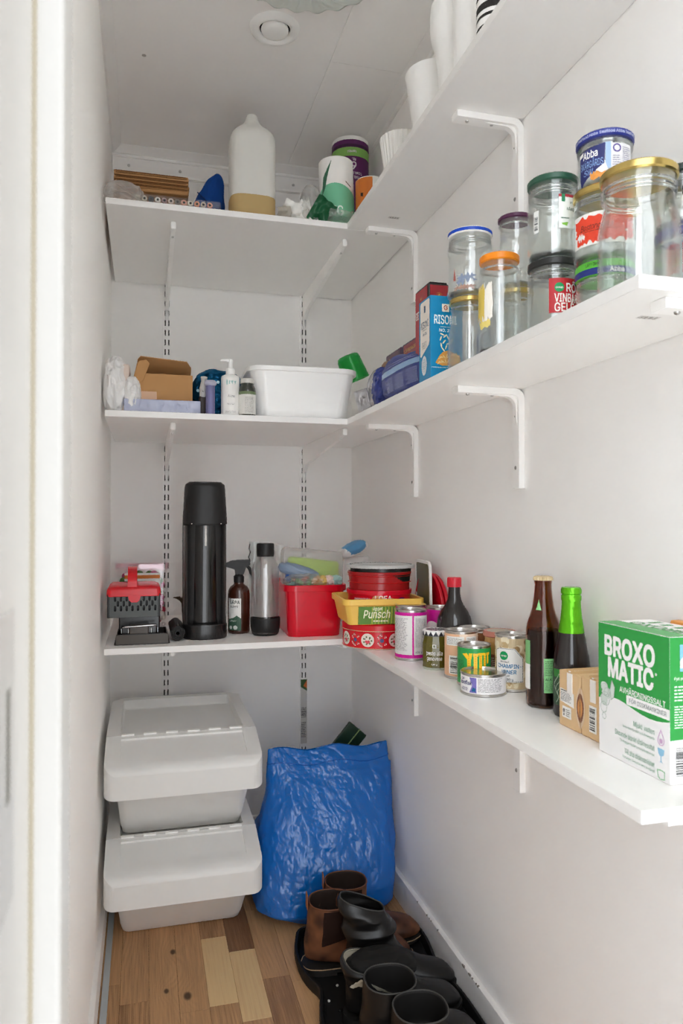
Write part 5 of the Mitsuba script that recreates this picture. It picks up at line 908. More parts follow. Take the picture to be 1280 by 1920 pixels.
t, f, lr = jar(0.5650, 1.1010, Z2, 0.0345, 0.164, lazy('#ef8a1d', 0.3), 'tall glass jar with orange lid and torn yellow label', 0.86, 'round', lid_h=0.012)
side_label(t, f, [('label_remnant', pol(torn(-0.046, 0.048, -0.010, 0.118, 8, 20, 0.22)), '#efe9de', 0), ('label_remnant', pol(torn(-0.047, 0.050, -0.024, 0.116, 9, 20, 0.2)), '#dcc25c', 1), ('label_remnant', pol(torn(-0.040, 0.040, -0.012, 0.056, 19, 12, 0.3)), '#e6d27a', 1)])
t, f, lr = jar(0.6580, 1.2180, Z2, 0.0340, 0.150, 'mat_gold', 'glass jar with gold lid against the wall, under the purple-lidded jar', 0.86, 'round')
t, f, lr = jar(0.6580, 1.2180, Z2 + 0.1502, 0.0325, 0.135, lazy('#552a4a', 0.3), 'glass jar with purple lid, top of its stack against the wall', 0.90, 'waist', lid_h=0.008)
t, f, lr = jar(0.6500, 1.0700, Z2, 0.0335, 0.140, lazy('#2a2a66', 0.3), 'ribbed glass jar with dark blue lid, against the wall', 0.88, 'ribbed')
t, f, lr = jar(0.6520, 1.0700, Z2 + 0.1402, 0.0340, 0.122, 'mat_steel', 'glass jar with silver lid, stacked on the ribbed jar', 0.88, 'round')
t, f, lr = jar(0.5850, 0.9690, Z2, 0.0372, 0.110, lazy('#262625', 0.35), 'glass jar with black lid and red RÖD VINBÄRS GELÉ label', 0.92, 'wide', lid_h=0.011)
side_label(t, f, [('label', rect(-0.006, 0.028, 0.050, 0.078, 20), '#b8262d', 0), ('label_disc', circ(0.0085, 0.0645, 0.0068), '#159050', 1)])
part(t, 'label_text', f(cat([text('RÖD', 0.0120, x=0.0185, y=0.0585, fit=0.027), text('VINBÄRS', 0.0120, x=0.0015, y=0.0435, fit=0.044), text('GELÉ', 0.0120, x=0.0015, y=0.0300, fit=0.030), ]), 1), lazy('#efe9e2', 0.5)); part(t, 'disc_text', f(text('coop', 0.0032, cx=0.0085, y=0.063), 2), 'mat_paper')
t, f, lr = jar(0.5850, 0.9690, Z2 + 0.1102, 0.0365, 0.122, lazy('#2c5240', 0.3), 'glass jar with dark green lid and white label, on the black-lidded jar', 0.94, 'wide')
side_label(t, f, [('label', pol(sg.box(0.008, 0.040, 0.046, 0.088)), '#e8ebe6', 0), ('red_edge', rect(0.008, 0.085, 0.046, 0.089, 12), '#a8303a', 1), ('green_tag', rect(0.012, 0.078, 0.017, 0.089), '#2a7a52', 2), ('green_mark', pol([(0.012, 0.047), (0.022, 0.049), (0.020, 0.043), (0.013, 0.045)]), '#84bd4c', 1), ('barcode_label', rect(-0.030, 0.038, -0.021, 0.070, 5), '#dfe0dc', 0), ('barcode', bars(-0.0285, 0.042, -0.0225, 0.062, 8, 3, False), '#66686a', 1), ('label_text', cat([text('STARK', 0.0028, x=0.025, y=0.076), text('RÅRÖRDA', 0.0036, x=0.020, y=0.066), lines(0.011, 0.053, 0.024, 0.056, 1, 3, 0.6)]), '#5c7468', 1)])
jx, jy = 0.6180, 0.8900
t, f, lr = jar(jx, jy, Z2, 0.0385, 0.082, lazy('#5cb93c', 0.3), 'low glass jar with green and blue lid, bottom of a three-jar stack', 0.96, 'wide', lid_h=0.020)
fl_ = wrap(jx, jy, Z2 + 0.062, lr, face(jx, jy)); part(t, 'lid__blue_rim', fl_(rect(-lr * pi, 0.0005, lr * pi, 0.0095, 60)), lazy('#23327c', 0.3)); part(t, 'lid__lettering', fl_(cat([text('LÄTT ÖPPEN!', 0.0038, x=-0.026, y=0.0125, fit=0.024), ]), 1), lazy('#2d4a24', 0.4)); part(t, 'lid__brand_lettering', fl_(text('Abba', 0.0062, x=0.006, y=0.0018), 1), 'mat_paper')
t, f, lr = jar(jx, jy, Z2 + 0.0822, 0.0425, 0.103, 'mat_gold', 'glass jar with gold lid and torn red label, middle of a three-jar stack', 0.93, 'wide')
side_label(t, f, [('label', rect(-0.048, 0.020, 0.055, 0.064, 36), '#ece9e4', 0), ('red_print', pol(torn(-0.046, 0.0215, 0.044, 0.0625, 12, 30, 0.16)), '#e2452c', 1), ('torn_patch', pol(torn(-0.040, 0.027, -0.026, 0.040, 13, 14, 0.4)), '#ece9e4', 2), ('torn_patch', pol(torn(0.026, 0.034, 0.032, 0.039, 14, 10, 0.4)), '#ece9e4', 2), ('script_text', cat([text('Bostongurka', 0.0080, x=-0.034, y=0.041, slant=0.4, bold=False, fit=0.045), rect(-0.03, 0.0385, 0.02, 0.039)]), '#5a1c18', 2), ('barcode', bars(0.0465, 0.026, 0.0535, 0.060, 9, 2, False), '#494542', 1)])
t, f, lr = jar(jx + 0.002, jy + 0.002, Z2 + 0.1854, 0.0370, 0.075, lazy('#2c3686', 0.3), 'glass jar with blue lid and dark blue herring label, top of its stack', 0.97, 'wide')
part(t, 'lid__lettering', wrap(jx + 0.002, jy + 0.002, Z2 + 0.2504, lr, face(jx, jy))(cat([text('Abba Seafood', 0.0038, cx=u, y=0.0028) for u in (-0.040, -0.004, 0.032)])), lazy('#b8bede', 0.4))
lab_ = sg.Polygon([(-0.038, 0.004), (-0.001, 0.026), (0.001, 0.056), (-0.038, 0.050)])
side_label(t, f, [('label_clear', rect(0.008, 0.010, 0.040, 0.054, 14), '#d9d9de', 0), ('label', pol(lab_), '#2b3068', 0), ('light_stripe', rect(0.001, 0.020, 0.008, 0.056), '#9db8dc', 0), ('orange_patch', pol(torn(-0.022, 0.006, 0.002, 0.022, 17, 14, 0.4)), '#dd9448', 1), ('white_patch', pol([(-0.012, 0.020), (0.001, 0.028), (0.004, 0.018), (-0.004, 0.015)]), '#e9e6e0', 2), ('brand_text', text('Abba', 0.0100, x=-0.031, y=0.0395, fit=0.022), '#efefef', 1), ('blue_text', cat([text('SKÄRGÅRDS', 0.0095, x=-0.036, y=0.026, fit=0.034, bold=False)]), '#8fb0e0', 1), ('script_text', text('Sill', 0.0075, x=-0.030, y=0.0165, slant=0.3, bold=False), '#8fb0e0', 1), ('corner_tear', pol([(-0.038, 0.048), (-0.030, 0.051), (-0.031, 0.045), (-0.038, 0.043)]), '#e6e4e2', 2), ('seal', pol(sg.Point(0.016, 0.047).buffer(0.0048, 10).exterior.buffer(0.0009)), '#5b4f90', 1), ('fine_print', cat([lines(0.010, 0.014, 0.022, 0.038, 8, 4, 0.3), lines(0.024, 0.012, 0.038, 0.050, 14, 5, 0.3)]), '#7f7d9c', 1)])
t, f, lr = jar(0.6620, 0.9850, Z2, 0.0350, 0.116, 'mat_steel', 'glass jar with silver lid, hidden lower jar against the wall', 0.90, 'round')
t, f, lr = jar(0.6640, 0.9850, Z2 + 0.1162, 0.0350, 0.112, lazy('#262a52', 0.3), 'glass jar with navy lid behind the green-lidded and herring jars', 0.90, 'round')
t, f, lr = jar(0.5870, 0.7760, Z2, 0.0485, 0.157, 'mat_gold', 'largest glass jar with wide gold lid, frontmost on the shelf corner', 0.885, 'flare', lid_h=0.011)
t, f, lr = jar(0.6450, 0.7180, Z2, 0.0330, 0.130, lazy('#1d2420', 0.3), 'glass jar with black lid and red label at the photo edge', 0.92, 'round')
side_label(t, f, [('label', rect(-0.045, 0.024, 0.045, 0.060, 30), '#e0432b', 0), ('print', bars(-0.038, 0.027, -0.030, 0.056, 8, 4, False), '#7a1d14', 1)])
t, f, lr = jar(0.6700, 0.7980, Z2, 0.0345, 0.100, lazy('#2c3686', 0.3), 'glass jar with blue lid behind the largest jar, lower of two', 0.92, 'round')
t, f, lr = jar(0.6710, 0.7980, Z2 + 0.1002, 0.0345, 0.078, lazy('#1b2b26', 0.3), 'glass jar with blackish green lid behind the largest jar, upper of two', 0.94, 'wide')

# ------------------------------------------------------------------ upper back shelf
z = Z3
_r = np.random.default_rng(17); zz = z + 0.0004
# the rest of the stack below the visible edge stands on a closed pack of sheets
GPB = 'folded brown paper bags in the stack'
zz = z + 0.0004; nb = 18
for i in range(nb):
    h = 0.0085 + 0.0022 * _r.random(); dx, dy, a = 0.004 * (_r.random() - 0.5), 0.010 * (_r.random() - 0.5), 0.02 * (_r.random() - 0.5)
    m = mv(rbox(-0.100, 0.100, -0.125, 0.125, 0.0002, h - 0.0012, min(0.0022, h * 0.3), 8), 0.018 + dx, 2.215 + dy, zz, a)
    t = thing('paper_bag', ('undermost brown paper bag of the folded stack by the left wall' if i == 0 else 'topmost brown paper bag of the folded stack by the left wall' if i == nb - 1 else 'brown paper bag in the folded stack by the left wall, number %d from the bottom' % (i + 1)), 'paper bag', GPB)
    part(t, 'sheet', m, ('mat_kraft', lazy('#c09365', 0.75, 0.15), lazy('#ab7d51', 0.75, 0.15))[int(3 * _r.random())])
    part(t, 'fold_line', mv(rbox(-0.095, 0.095, -0.1275, -0.1245, h * 0.45, h * 0.55 + 0.0004, 0.0003, 6), 0.018 + dx, 2.215 + dy, zz, a), lazy('#7d5836', 0.8, 0.1))
    zz += h
t = thing('paper_bag', 'brown kraft paper bag pulled slightly out of the stack, edge folded', 'paper bag')
part(t, 'sheet', mv(mv(rbox(-0.06, 0.08, -0.02, 0.02, 0, 0.010, 0.003, 8), ry=-0.02), 0.035, 2.078, z + 0.1005), 'mat_kraft')
# crumpled clear film and marker case
t = thing('clear_film', 'crumpled clear plastic film at the left end of the top back shelf', 'film')
part(t, 'film', blob((-0.052, 1.935, z + 0.026), (0.046, 0.048, 0.030), 0.26, 1.6, 51, 5, floor=z + 0.0004), 'mat_bag_clear', True)
t = thing('marker_case', 'flat clear case holding a row of markers on the top back shelf', 'case')
part(t, 'tray', loft([rr(0.232, 0.120, 0.006, 4, z + 0.0004, 0.078, 1.965), rr(0.236, 0.124, 0.006, 4, z + 0.004, 0.078, 1.965), rr(0.232, 0.120, 0.006, 4, z + 0.006, 0.078, 1.965)]), 'mat_white_plastic')
part(t, 'cover', loft([rr(0.226, 0.114, 0.006, 4, z + 0.006, 0.078, 1.965), rr(0.222, 0.110, 0.006, 4, z + 0.030, 0.078, 1.965)], False, True), 'mat_clear', 40)
cols = ('#c9bda5', '#b9ae9c', '#2a2c33', '#d8d2c9', '#8f6f6f', '#cdb9ae', '#6d6258', '#d69a83', '#c7c0b4', '#d08f72', '#bdb3a8', '#c98f80')
for i, c in enumerate(cols):
    t = thing('marker_pen', 'marker pen in the flat clear case, %s from the left' % ('first', 'second', 'third, dark-ended,', 'fourth', 'fifth', 'sixth', 'seventh', 'eighth', 'ninth', 'tenth', 'eleventh', 'twelfth')[i], 'marker', 'markers in the clear case')
    xm = -0.018 + 0.0163 * i
    part(t, 'barrel', mv(cyl(0, 0, 0, 0.092, 0.0066, 14), xm, 2.013, z + 0.0205, rx=pi / 2), 'mat_white_plastic'); part(t, 'barrel__end_plug', mv(cyl(0, 0, 0, 0.006, 0.0072, 14), xm, 1.920, z + 0.0205, rx=pi / 2), lazy(c, 0.4)); part(t, 'barrel__hole', mv(cyl(0, 0, 0, 0.0006, 0.003, 10), xm, 1.9138, z + 0.0205, rx=pi / 2), 'mat_dark')
# blue cloth bag
t = thing('blue_cloth_bag', 'dark blue fabric bag with a pointed top beside the plastic jug', 'cloth bag')
m = trimesh.creation.icosphere(5); v = m.vertices.copy(); q = np.clip((v[:, 2] + 1) / 2, 0, 1)
w_ = 0.080 * (1 - 0.70 * q ** 0.9); dpt = 0.056 * (1 - 0.5 * q)
fb = meshkit.fbm(m.vertices * 1.6 + 4, 2, 8) - 0.5
v = np.stack([0.150 + 0.048 * q ** 1.0 + v[:, 0] * w_ * (1 + 0.35 * fb) / np.maximum(np.sqrt(1 - 0.55 * v[:, 2] ** 2), 0.25) * 0.85, 2.095 + v[:, 1] * dpt * (1 + 0.3 * fb), z + 0.0005 + 0.190 * q * (1 + 0.06 * fb)], 1)
m.vertices = v; part(t, 'fabric', m, 'mat_cloth_blue', True)
part(t, 'seam', tube([(0.140, 2.060, z + 0.115), (0.158, 2.050, z + 0.095), (0.172, 2.043, z + 0.070), (0.182, 2.040, z + 0.04)], 0.0016, 6), lazy('#0a2f66', 0.8), True)
# jug
x, y = 0.276, 1.957
t = thing('jug', 'tall milky plastic jug with a little amber liquid at the bottom', 'jug')
J = lambda w, zz_, e=3.6: ell(w, w * 0.92, z + zz_, 56, x, y, e)
rings = [J(0.108, 0.0005), J(0.117, 0.004), J(0.1205, 0.012), J(0.1215, 0.20), J(0.119, 0.218), J(0.110, 0.232, 3.2), J(0.092, 0.244, 2.8), J(0.070, 0.254, 2.4), J(0.050, 0.264, 2.1), J(0.038, 0.274, 2), J(0.032, 0.284, 2), J(0.026, 0.291, 2), J(0.020, 0.292, 2)]
part(t, 'shell', loft([J(0.1206, 0.0575)] + rings[3:], False, True), 'mat_jug', 40)
part(t, 'liquid', loft(rings[:3] + [J(0.1206, 0.0573), J(0.10, 0.0572)]), 'mat_jug_low', 40, label='lower part filled with amber liquid')
# torn white paper and green wrapper, paper rolls
t = thing('crumpled_paper', 'crumpled white paper with a patterned side, right of the jug', 'paper')
def sheet(w, h, amp, seed, nu=16, nv=12):
    u, v_ = np.meshgrid(np.linspace(-0.5, 0.5, nu), np.linspace(-0.5, 0.5, nv), indexing='ij'); P = np.stack([u, v_, u * 0 + seed], -1)
    d_ = (meshkit.fbm(P * 3.1, 2, seed) - 0.5) * amp + (meshkit.fbm(P * 6 + 3, 1, seed + 1) - 0.5) * amp * 0.35
    V = np.stack([u * w, d_, v_ * h], -1).reshape(-1, 3); F = [(i * nv + j, (i + 1) * nv + j, (i + 1) * nv + j + 1) for i in range(nu - 1) for j in range(nv - 1)] + [(i * nv + j, (i + 1) * nv + j + 1, i * nv + j + 1) for i in range(nu - 1) for j in range(nv - 1)]
    return trimesh.Trimesh(V, F, process=False)
part(t, 'sheet', mv(mv(sheet(0.075, 0.055, 0.055, 3), rx=0.5, ry=0.35), 0.392, 1.955, z + 0.040, 0.1), 'mat_paper', True); part(t, 'sheet', mv(mv(sheet(0.040, 0.080, 0.035, 5), rx=-0.2, ry=-0.4), 0.425, 1.950, z + 0.046, -0.3), 'mat_paper', True)
part(t, 'patterned_sheet', mv(mv(sheet(0.045, 0.050, 0.03, 9), rx=0.3, ry=-0.3), 0.362, 1.945, z + 0.026, 0.3), lazy('#b5afa4', 0.6), True)
t = thing('green_wrapper', 'torn clear wrapper with dark green print leaning on the kitchen roll', 'wrapper')
part(t, 'film', blob((0.440, 1.975, z + 0.062), (0.027, 0.040, 0.064), 0.20, 1.8, 61, 5, floor=z + 0.0004), 'mat_bag_clear', True)
part(t, 'green_part', mv(mv(sheet(0.060, 0.070, 0.04, 12), rx=0.25, ry=0.5), 0.462, 1.925, z + 0.040), lazy('#1d5a38', 0.35), True)
part(t, 'swirl_part', mv(mv(sheet(0.065, 0.040, 0.03, 14), rx=0.7, ry=0.1), 0.508, 1.905, z + 0.024), 'mat_bag_clear', True)
mpf = flat((0.478, 1.893, z + 0.006), (1, 0, 0), (0, 0.5, 0.87), 0.0004)
part(t, 'swirl_print', cat([mpf(pol(sg.LineString([(0.030 + rr_ * math.cos(q), rr_ * math.sin(q) * 0.85) for q in np.linspace(0.1, pi - 0.1, 16)]).buffer(0.0008))) for rr_ in np.arange(0.008, 0.032, 0.0036)]), lazy('#59695f', 0.5))
def roll(name, lab, x, y, r, h, tilt, body, tiltx=0.0):
    t = thing(name, lab, 'paper roll'); tr = lambda m: mv(mv(m, rx=tiltx, ry=tilt), x, y, z + 0.001 + r * abs(math.sin(tilt)))
    part(t, 'paper', tr(lathe([(0.019, 0), (r - 0.003, 0), (r, 0.003), (r, h - 0.003), (r - 0.003, h), (0.019, h), (0.019, 0)], 56)), 'mat_paper', 40)
    return t, lambda m, k=0, a=0.0: tr(wrap(0, 0, 0, r, -pi / 2 - 0.25 + a)(m, k))
t, f = roll('kitchen_roll', 'kitchen paper roll in white and mint green print, behind the shelf corner', 0.5230, 1.985, 0.048, 0.205, -0.04, None)
part(t, 'mint_print', f(pol([(-0.15, 0.0)] + [(u, 0.112 + 0.020 * math.cos((u + 0.01) * 26) - 0.002) for u in np.linspace(-0.15, 0.15, 40)] + [(0.15, 0.0)]), 0), lazy('#74bf98', 0.5)); part(t, 'print_text', f(text('NG', 0.024, x=-0.020, y=0.042, fit=0.036), 1), lazy('#e6efe6', 0.5))
part(t, 'leaf_print', f(pol([(-0.048, 0.100), (-0.040, 0.150), (-0.012, 0.192), (-0.026, 0.150), (-0.034, 0.120)]), 1), lazy('#39694f', 0.5)); part(t, 'leaf_print', f(pol(sg.LineString([(0.026, 0.135), (0.036, 0.128), (0.044, 0.124)]).buffer(0.0012)), 1), lazy('#6f5a48', 0.5))
t, f = roll('toilet_roll_pack', 'purple-printed paper roll pack at the back, taller than the kitchen roll', 0.628, 2.235, 0.058, 0.400, 0.0, None)
part(t, 'purple_print', f(rect(-0.18, 0.0, 0.18, 0.3860, 60), 0), lazy('#5b2159', 0.4)); part(t, 'green_band', f(rect(-0.18, 0.334, 0.18, 0.362, 60), 1), lazy('#7fae56', 0.4)); part(t, 'dark_band', f(rect(-0.18, 0.363, 0.18, 0.372, 60), 1), lazy('#391238', 0.4))
part(t, 'print', f(cat([mv(text('6', 0.024, cx=0, y=0), 0.010, 0.316, 0, pi), mv(text('RL', 0.008, cx=0, y=0), 0.010, 0.328, 0, pi), mv(text('TOALETT', 0.0075, cx=0, y=0), 0.014, 0.285, 0, pi), mv(text('TOILET', 0.0075, cx=0, y=0), 0.014, 0.272, 0, pi), mv(text('lambi', 0.008, cx=0, y=0), 0.004, 0.352, 0, pi)]), 2), lazy('#d9cfd6', 0.4))
t, f = roll('kitchen_roll', 'orange and white paper roll partly hidden by the side shelf', 0.598, 1.925, 0.040, 0.138, 0.0, None)
part(t, 'orange_print', f(rect(-0.14, 0.0, 0.004, 0.134, 30), 0), lazy('#d9782f', 0.5)); part(t, 'print', f(cat([pol([(-0.030, 0.085), (-0.022, 0.082), (-0.022, 0.092), (-0.030, 0.094)]), pol(sg.LineString([(-0.022, 0.066), (-0.012, 0.080)]).buffer(0.002))]), 1), lazy('#3b2218', 0.5))
# upper side shelf: white vessels near the edge
WV = 'white_plastic'
t = thing('filter_stack', 'stack of white pleated paper coffee filters, farthest on the top side shelf', 'filters')
n = 90; th = np.arange(n) * 2 * pi / n
for k in range(3):
    R = []
    for zq, rq in ((0.0008 + 0.004 * k, 0.030 + 0.002 * k), (0.05, 0.037 + 0.0025 * k), (0.095 + 0.006 * k, 0.044 + 0.003 * k), (0.104 + 0.007 * k, 0.046 + 0.003 * k)):
        rad = rq + 0.0014 * np.sin(th * 30 + k) * (zq > 0.02); R.append(np.stack([0.593 + rad * np.cos(th), 1.655 + rad * np.sin(th), np.full(n, z + zq)], 1))
    for zq, rq in ((0.103 + 0.007 * k, 0.0455 + 0.003 * k), (0.05, 0.036 + 0.0025 * k)):
        rad = rq + 0.0014 * np.sin(th * 30 + k); R.append(np.stack([0.593 + rad * np.cos(th), 1.655 + rad * np.sin(th), np.full(n, z + zq)], 1))
    part(t, 'filter', loft(R, True, True), 'mat_paper', 30)
one('white_bucket', lathe([(0, 0), (0.043, 0)] + [(0.0435 + 0.00065 * i + (0.0008 if i % 2 else 0), 0.002 + 0.007 * i) for i in range(9)] + [(0.0505, 0.066), (0.0635, 0.158), (0.0645, 0.160), (0.0625, 0.160), (0.048, 0.06), (0.041, 0.003), (0, 0.003)], 64, 0.6000, 1.462, z + 0.0002), 'mat_white_gloss', 'white tapered bucket with rings near its base, on the top side shelf', 'bucket', smooth=25)
one('white_vase', lathe([(0, 0), (0.036, 0), (0.0375, 0.002), (0.0385, 0.06), (0.0415, 0.10), (0.047, 0.13), (0.0530, 0.150), (0.0555, 0.168), (0.0555, 0.200), (0.0535, 0.215), (0.050, 0.215), (0.051, 0.17), (0.045, 0.13), (0.035, 0.06), (0.034, 0.004), (0, 0.004)], 64, 0.5930, 1.3250, z + 0.0002), 'mat_white_gloss', 'white vase with flared shoulder, left of the plain white canister', 'vase', smooth=40)
one('white_canister', lathe([(0, 0), (0.0375, 0), (0.039, 0.0015), (0.041, 0.20), (0.0405, 0.203), (0, 0.203)], 56, 0.5820, 1.2260, z + 0.0002), 'mat_white_gloss', 'plain white canister beside the striped black and white can', 'canister', smooth=35)
t = thing('striped_can', 'black and white striped can at the top edge of the photo', 'can')
part(t, 'body', lathe([(0, 0), (0.030, 0), (0.0315, 0.0015), (0.0315, 0.148), (0.030, 0.150), (0, 0.150)], 48, 0.5680, 1.1180, z + 0.0002), 'mat_white_gloss', 35)
f = wrap(0.5680, 1.1180, z, 0.0315, face(0.568, 1.118)); part(t, 'black_bands', f(cat([rect(-0.07, a, 0.07, a + b, 30) for a, b in ((0.0, 0.006), (0.018, 0.010), (0.040, 0.005), (0.052, 0.012), (0.075, 0.005), (0.09, 0.03))]), 0), lazy('#1d1c1b', 0.4)); part(t, 'print', f(text('250 ml', 0.0045, x=-0.006, y=0.0205), 1), lazy('#d7d5d2', 0.5))

# ------------------------------------------------------------------ floor: storage bins
def storage_bin(z0, lab):
    t = thing('storage_bin', lab, 'storage bin', 'white lidded storage bins')
    x0, x1, yf, yh, yb = -0.0905, 0.2850, 1.800, 1.9405, 2.345; xc = (x0 + x1) / 2
    B = lambda w, y0, y1, r, zz_: rr(w, y1 - y0, r, 7, z0 + zz_, xc + 0.003, (y0 + y1) / 2)
    part(t, 'body', loft([B(0.296, 2.020, 2.300, 0.018, 0.0088), B(0.306, 2.011, 2.306, 0.022, 0.012), B(0.316, 1.985, 2.312, 0.026, 0.04), B(0.338, 1.845, 2.325, 0.030, 0.205), B(0.342, 1.835, 2.328, 0.030, 0.235), B(0.33, 1.86, 2.315, 0.028, 0.235)]), 'mat_bin', 40)
    # rear lid with a sunk panel
    plan = sg.Polygon([(x0, yh), (x1, yh), (x1, yb - 0.03), (x1 - 0.03, yb), (x0 + 0.03, yb), (x0, yb - 0.03)]).buffer(-0.01).buffer(0.01, 8)
    lidM = man(mv(extr(plan, 0.070), 0, 0, z0 + 0.217)); sunk = man(rbox(x0 + 0.032, x1 - 0.030, yh + 0.014, yb - 0.030, z0 + 0.2590, z0 + 0.40, 0.006))
    part(t, 'rear_lid', untm(lidM - sunk), 'mat_bin', False)
    # hinged front flap
    bz = np.array([(1.824, 0.2526), (1.801, 0.2445), (1.7993, 0.2260)]); tq = np.linspace(0, 1, 22)[:, None]
    side = [(yh - 0.0015, 0.2870)] + [tuple(q) for q in bz[0] * (1 - tq) ** 2 + 2 * bz[1] * tq * (1 - tq) + bz[2] * tq ** 2] + [(1.7990, 0.1740), (yh - 0.0015, 0.2190)]
    Y = lambda pr: [(a, z0 + b) for a, b in pr]
    solid = man(yz_extr(Y(side), x0 - 0.02, x1 + 0.02)); rf = 0.026
    pl = sg.Polygon([(x0, yh), (x1, yh), (x1, yf + rf)] + [(x1 - rf + rf * math.cos(q), yf + rf - rf * math.sin(q)) for q in np.linspace(0, pi / 2, 22)][1:] + [(x0 + rf - rf * math.sin(q), yf + rf - rf * math.cos(q)) for q in np.linspace(0, pi / 2, 22)])
    outer = solid ^ man(mv(extr(pl, 0.2), 0, 0, z0 + 0.12)); inner = solid.translate([0, 0.004, -0.006]) ^ man(mv(extr(pl.buffer(-0.0035), 0.2), 0, 0, z0 + 0.10))
    pan = [(1.926, 0.40), (1.926, 0.2780), (1.838, 0.2510), (1.838, 0.40)]
    panel = man(yz_extr(Y(pan), x0 + 0.036, x1 - 0.036))
    flap = (outer - inner) - (panel ^ man(yz_extr(Y([(yh, 0.2825), (1.82, 0.2460), (1.82, 0.40), (yh, 0.40)]), x0, x1)))
    part(t, 'front_flap', untm(flap), 'mat_bin', False, label='hinged sloping front flap with a sunk panel')
    for i in range(6):
        xk = x0 + 0.052 + i * (x1 - x0 - 0.104) / 5; part(t, 'hinge', rbox(xk - 0.016, xk + 0.016, yh - 0.006, yh + 0.007, z0 + 0.2855, z0 + 0.2905, 0.0022), lazy('#f4f3f0', 0.35))
    return t
storage_bin(0.0 - 0.0085, 'white storage bin with front flap, bottom of the pair on the floor'); storage_bin(0.2480, 'white storage bin with front flap, stacked on top of the other')

# ------------------------------------------------------------------ blue carrier bag
t = thing('blue_bag', 'large crumpled blue woven plastic bag standing in the corner on the floor', 'bag')
n, rows = 150, 90; R = []
th = np.arange(n) * 2 * pi / n
for k in range(rows):
    s_ = k / (rows - 1); zz_ = 0.425 * s_
    q = s_ * s_ * (3 - 2 * s_); front = 1.895 - 0.11 * s_ * (1 - s_) + 0.170 * s_ ** 1.5; back = 2.30 - 0.06 * s_
    left, right = 0.290 + 0.050 * q - 0.012 * math.sin(pi * s_), 0.688 + 0.004 * s_ - 0.010 * (1 - s_)
    cx, cy, w, d = (left + right) / 2, (front + back) / 2, right - left, max((back - front) * (1 - 0.93 * s_ ** 2.2), 0.012)
    cy = front + d / 2; rnd = min(1.0, 0.50 + 6 * s_) if s_ < 0.09 else 1.0
    e = 3.4; c, sn = np.cos(th), np.sin(th)
    px_ = cx + rnd * w / 2 * np.sign(c) * np.abs(c) ** (2 / e); py_ = cy + (0.75 + 0.25 * rnd) * d / 2 * np.sign(sn) * np.abs(sn) ** (2 / e)
    zt = zz_ + (0.014 * (px_ - 0.5) / 0.2 * -0.2 + 0.006 * np.sin(px_ * 38)) * s_
    R.append(np.stack([px_, py_, zt], 1))
R = np.array(R); P = R.reshape(-1, 3)
def ridge(P, f, o, sd): q = meshkit.fbm(P * f, o, sd); return 1 - 2 * np.abs(q - 0.5)
amp = np.repeat(np.clip(1.15 - 0.9 * np.abs(np.linspace(0, 1, rows) - 0.45) * 1.5, 0.12, 1), n)
amp *= np.where(P[:, 2] > 0.375, 0.18, 1.0)
wv = 0.030 * (meshkit.fbm(P * np.array([7, 7, 4.0]), 2, 3) - 0.5) + 0.036 * (ridge(P * np.array([1, 1, 0.42]), 8.5, 2, 5) - 0.7) + 0.006 * (ridge(P * np.array([1, 1, 0.6]), 27, 2, 9) - 0.7)
C = R.mean(1, keepdims=True); dirn = (R - C) * np.array([1, 1, 0]); dirn /= np.linalg.norm(dirn, axis=2, keepdims=True) + 1e-9
R = R + dirn * (wv * amp * 1.25).reshape(rows, n, 1)
R[..., 0] = np.minimum(R[..., 0], np.where(R[..., 2] < 0.085, 0.6935, 0.7040)); R[..., 2] = np.maximum(R[..., 2], 0.0006)
R[0, :, 2] = 0.0006
inn = R[::-1][:60].copy(); inn = inn - dirn[::-1][:60] * 0.004
part(t, 'fabric', loft(np.concatenate([R, inn])), 'mat_bag_blue', True)
hem = R[-9:-7] + dirn[-9:-7] * 0.0012
part(t, 'hem_seam', tube(np.vstack([R[-8] + dirn[-8] * 0.0006, R[-8][:1] + dirn[-8][:1] * 0.0006]), 0.0012, 5, False), lazy('#0a54ab', 0.3), True)
t = thing('green_packet', 'dark green packet corner sticking out of the blue bag', 'packet')
part(t, 'packet', mv(mv(rbox(-0.035, 0.035, -0.006, 0.006, -0.10, 0.05, 0.003), ry=0.72), 0.600, 2.165, 0.405), lazy('#1c3322', 0.3)); part(t, 'stripe', mv(mv(rbox(-0.002, 0.002, -0.0066, 0.0, -0.09, 0.048, 0.0004), ry=0.72), 0.606, 2.165, 0.405), lazy('#7c8f5a', 0.4))

# ------------------------------------------------------------------ boot tray and boots
t = thing('boot_tray', 'black wavy-edged rubber boot tray on the floor along the right wall', 'tray')
ctrl = [(0.405, 1.872), (0.372, 1.835), (0.358, 1.78), (0.356, 1.71), (0.368, 1.655), (0.380, 1.620), (0.374, 1.58), (0.362, 1.53), (0.357, 1.47), (0.362, 1.38), (0.39, 1.31), (0.45, 1.27), (0.53, 1.26), (0.61, 1.27), (0.665, 1.31), (0.688, 1.38), (0.6915, 1.45), (0.690, 1.52), (0.682, 1.575), (0.674, 1.615), (0.680, 1.66), (0.689, 1.72), (0.691, 1.78), (0.678, 1.835), (0.64, 1.868), (0.53, 1.876)]
cp = np.array(ctrl); sp_ = np.vstack([cp] * 3); tt = np.arange(len(sp_))
from scipy.interpolate import CubicSpline
cs = CubicSpline(tt, sp_); ou = cs(np.linspace(len(cp), 2 * len(cp), 161)[:-1]); pg = sg.Polygon(ou)
def ringp(off, zz_):
    g = pg.buffer(-off, 12); L = g.exterior; a0 = L.project(sg.Point(0.53, 1.9)); pts = [L.interpolate((a0 + q) % L.length) for q in np.linspace(0, L.length, 161)[:-1]]
    return np.array([(p.x, p.y, zz_) for p in pts])
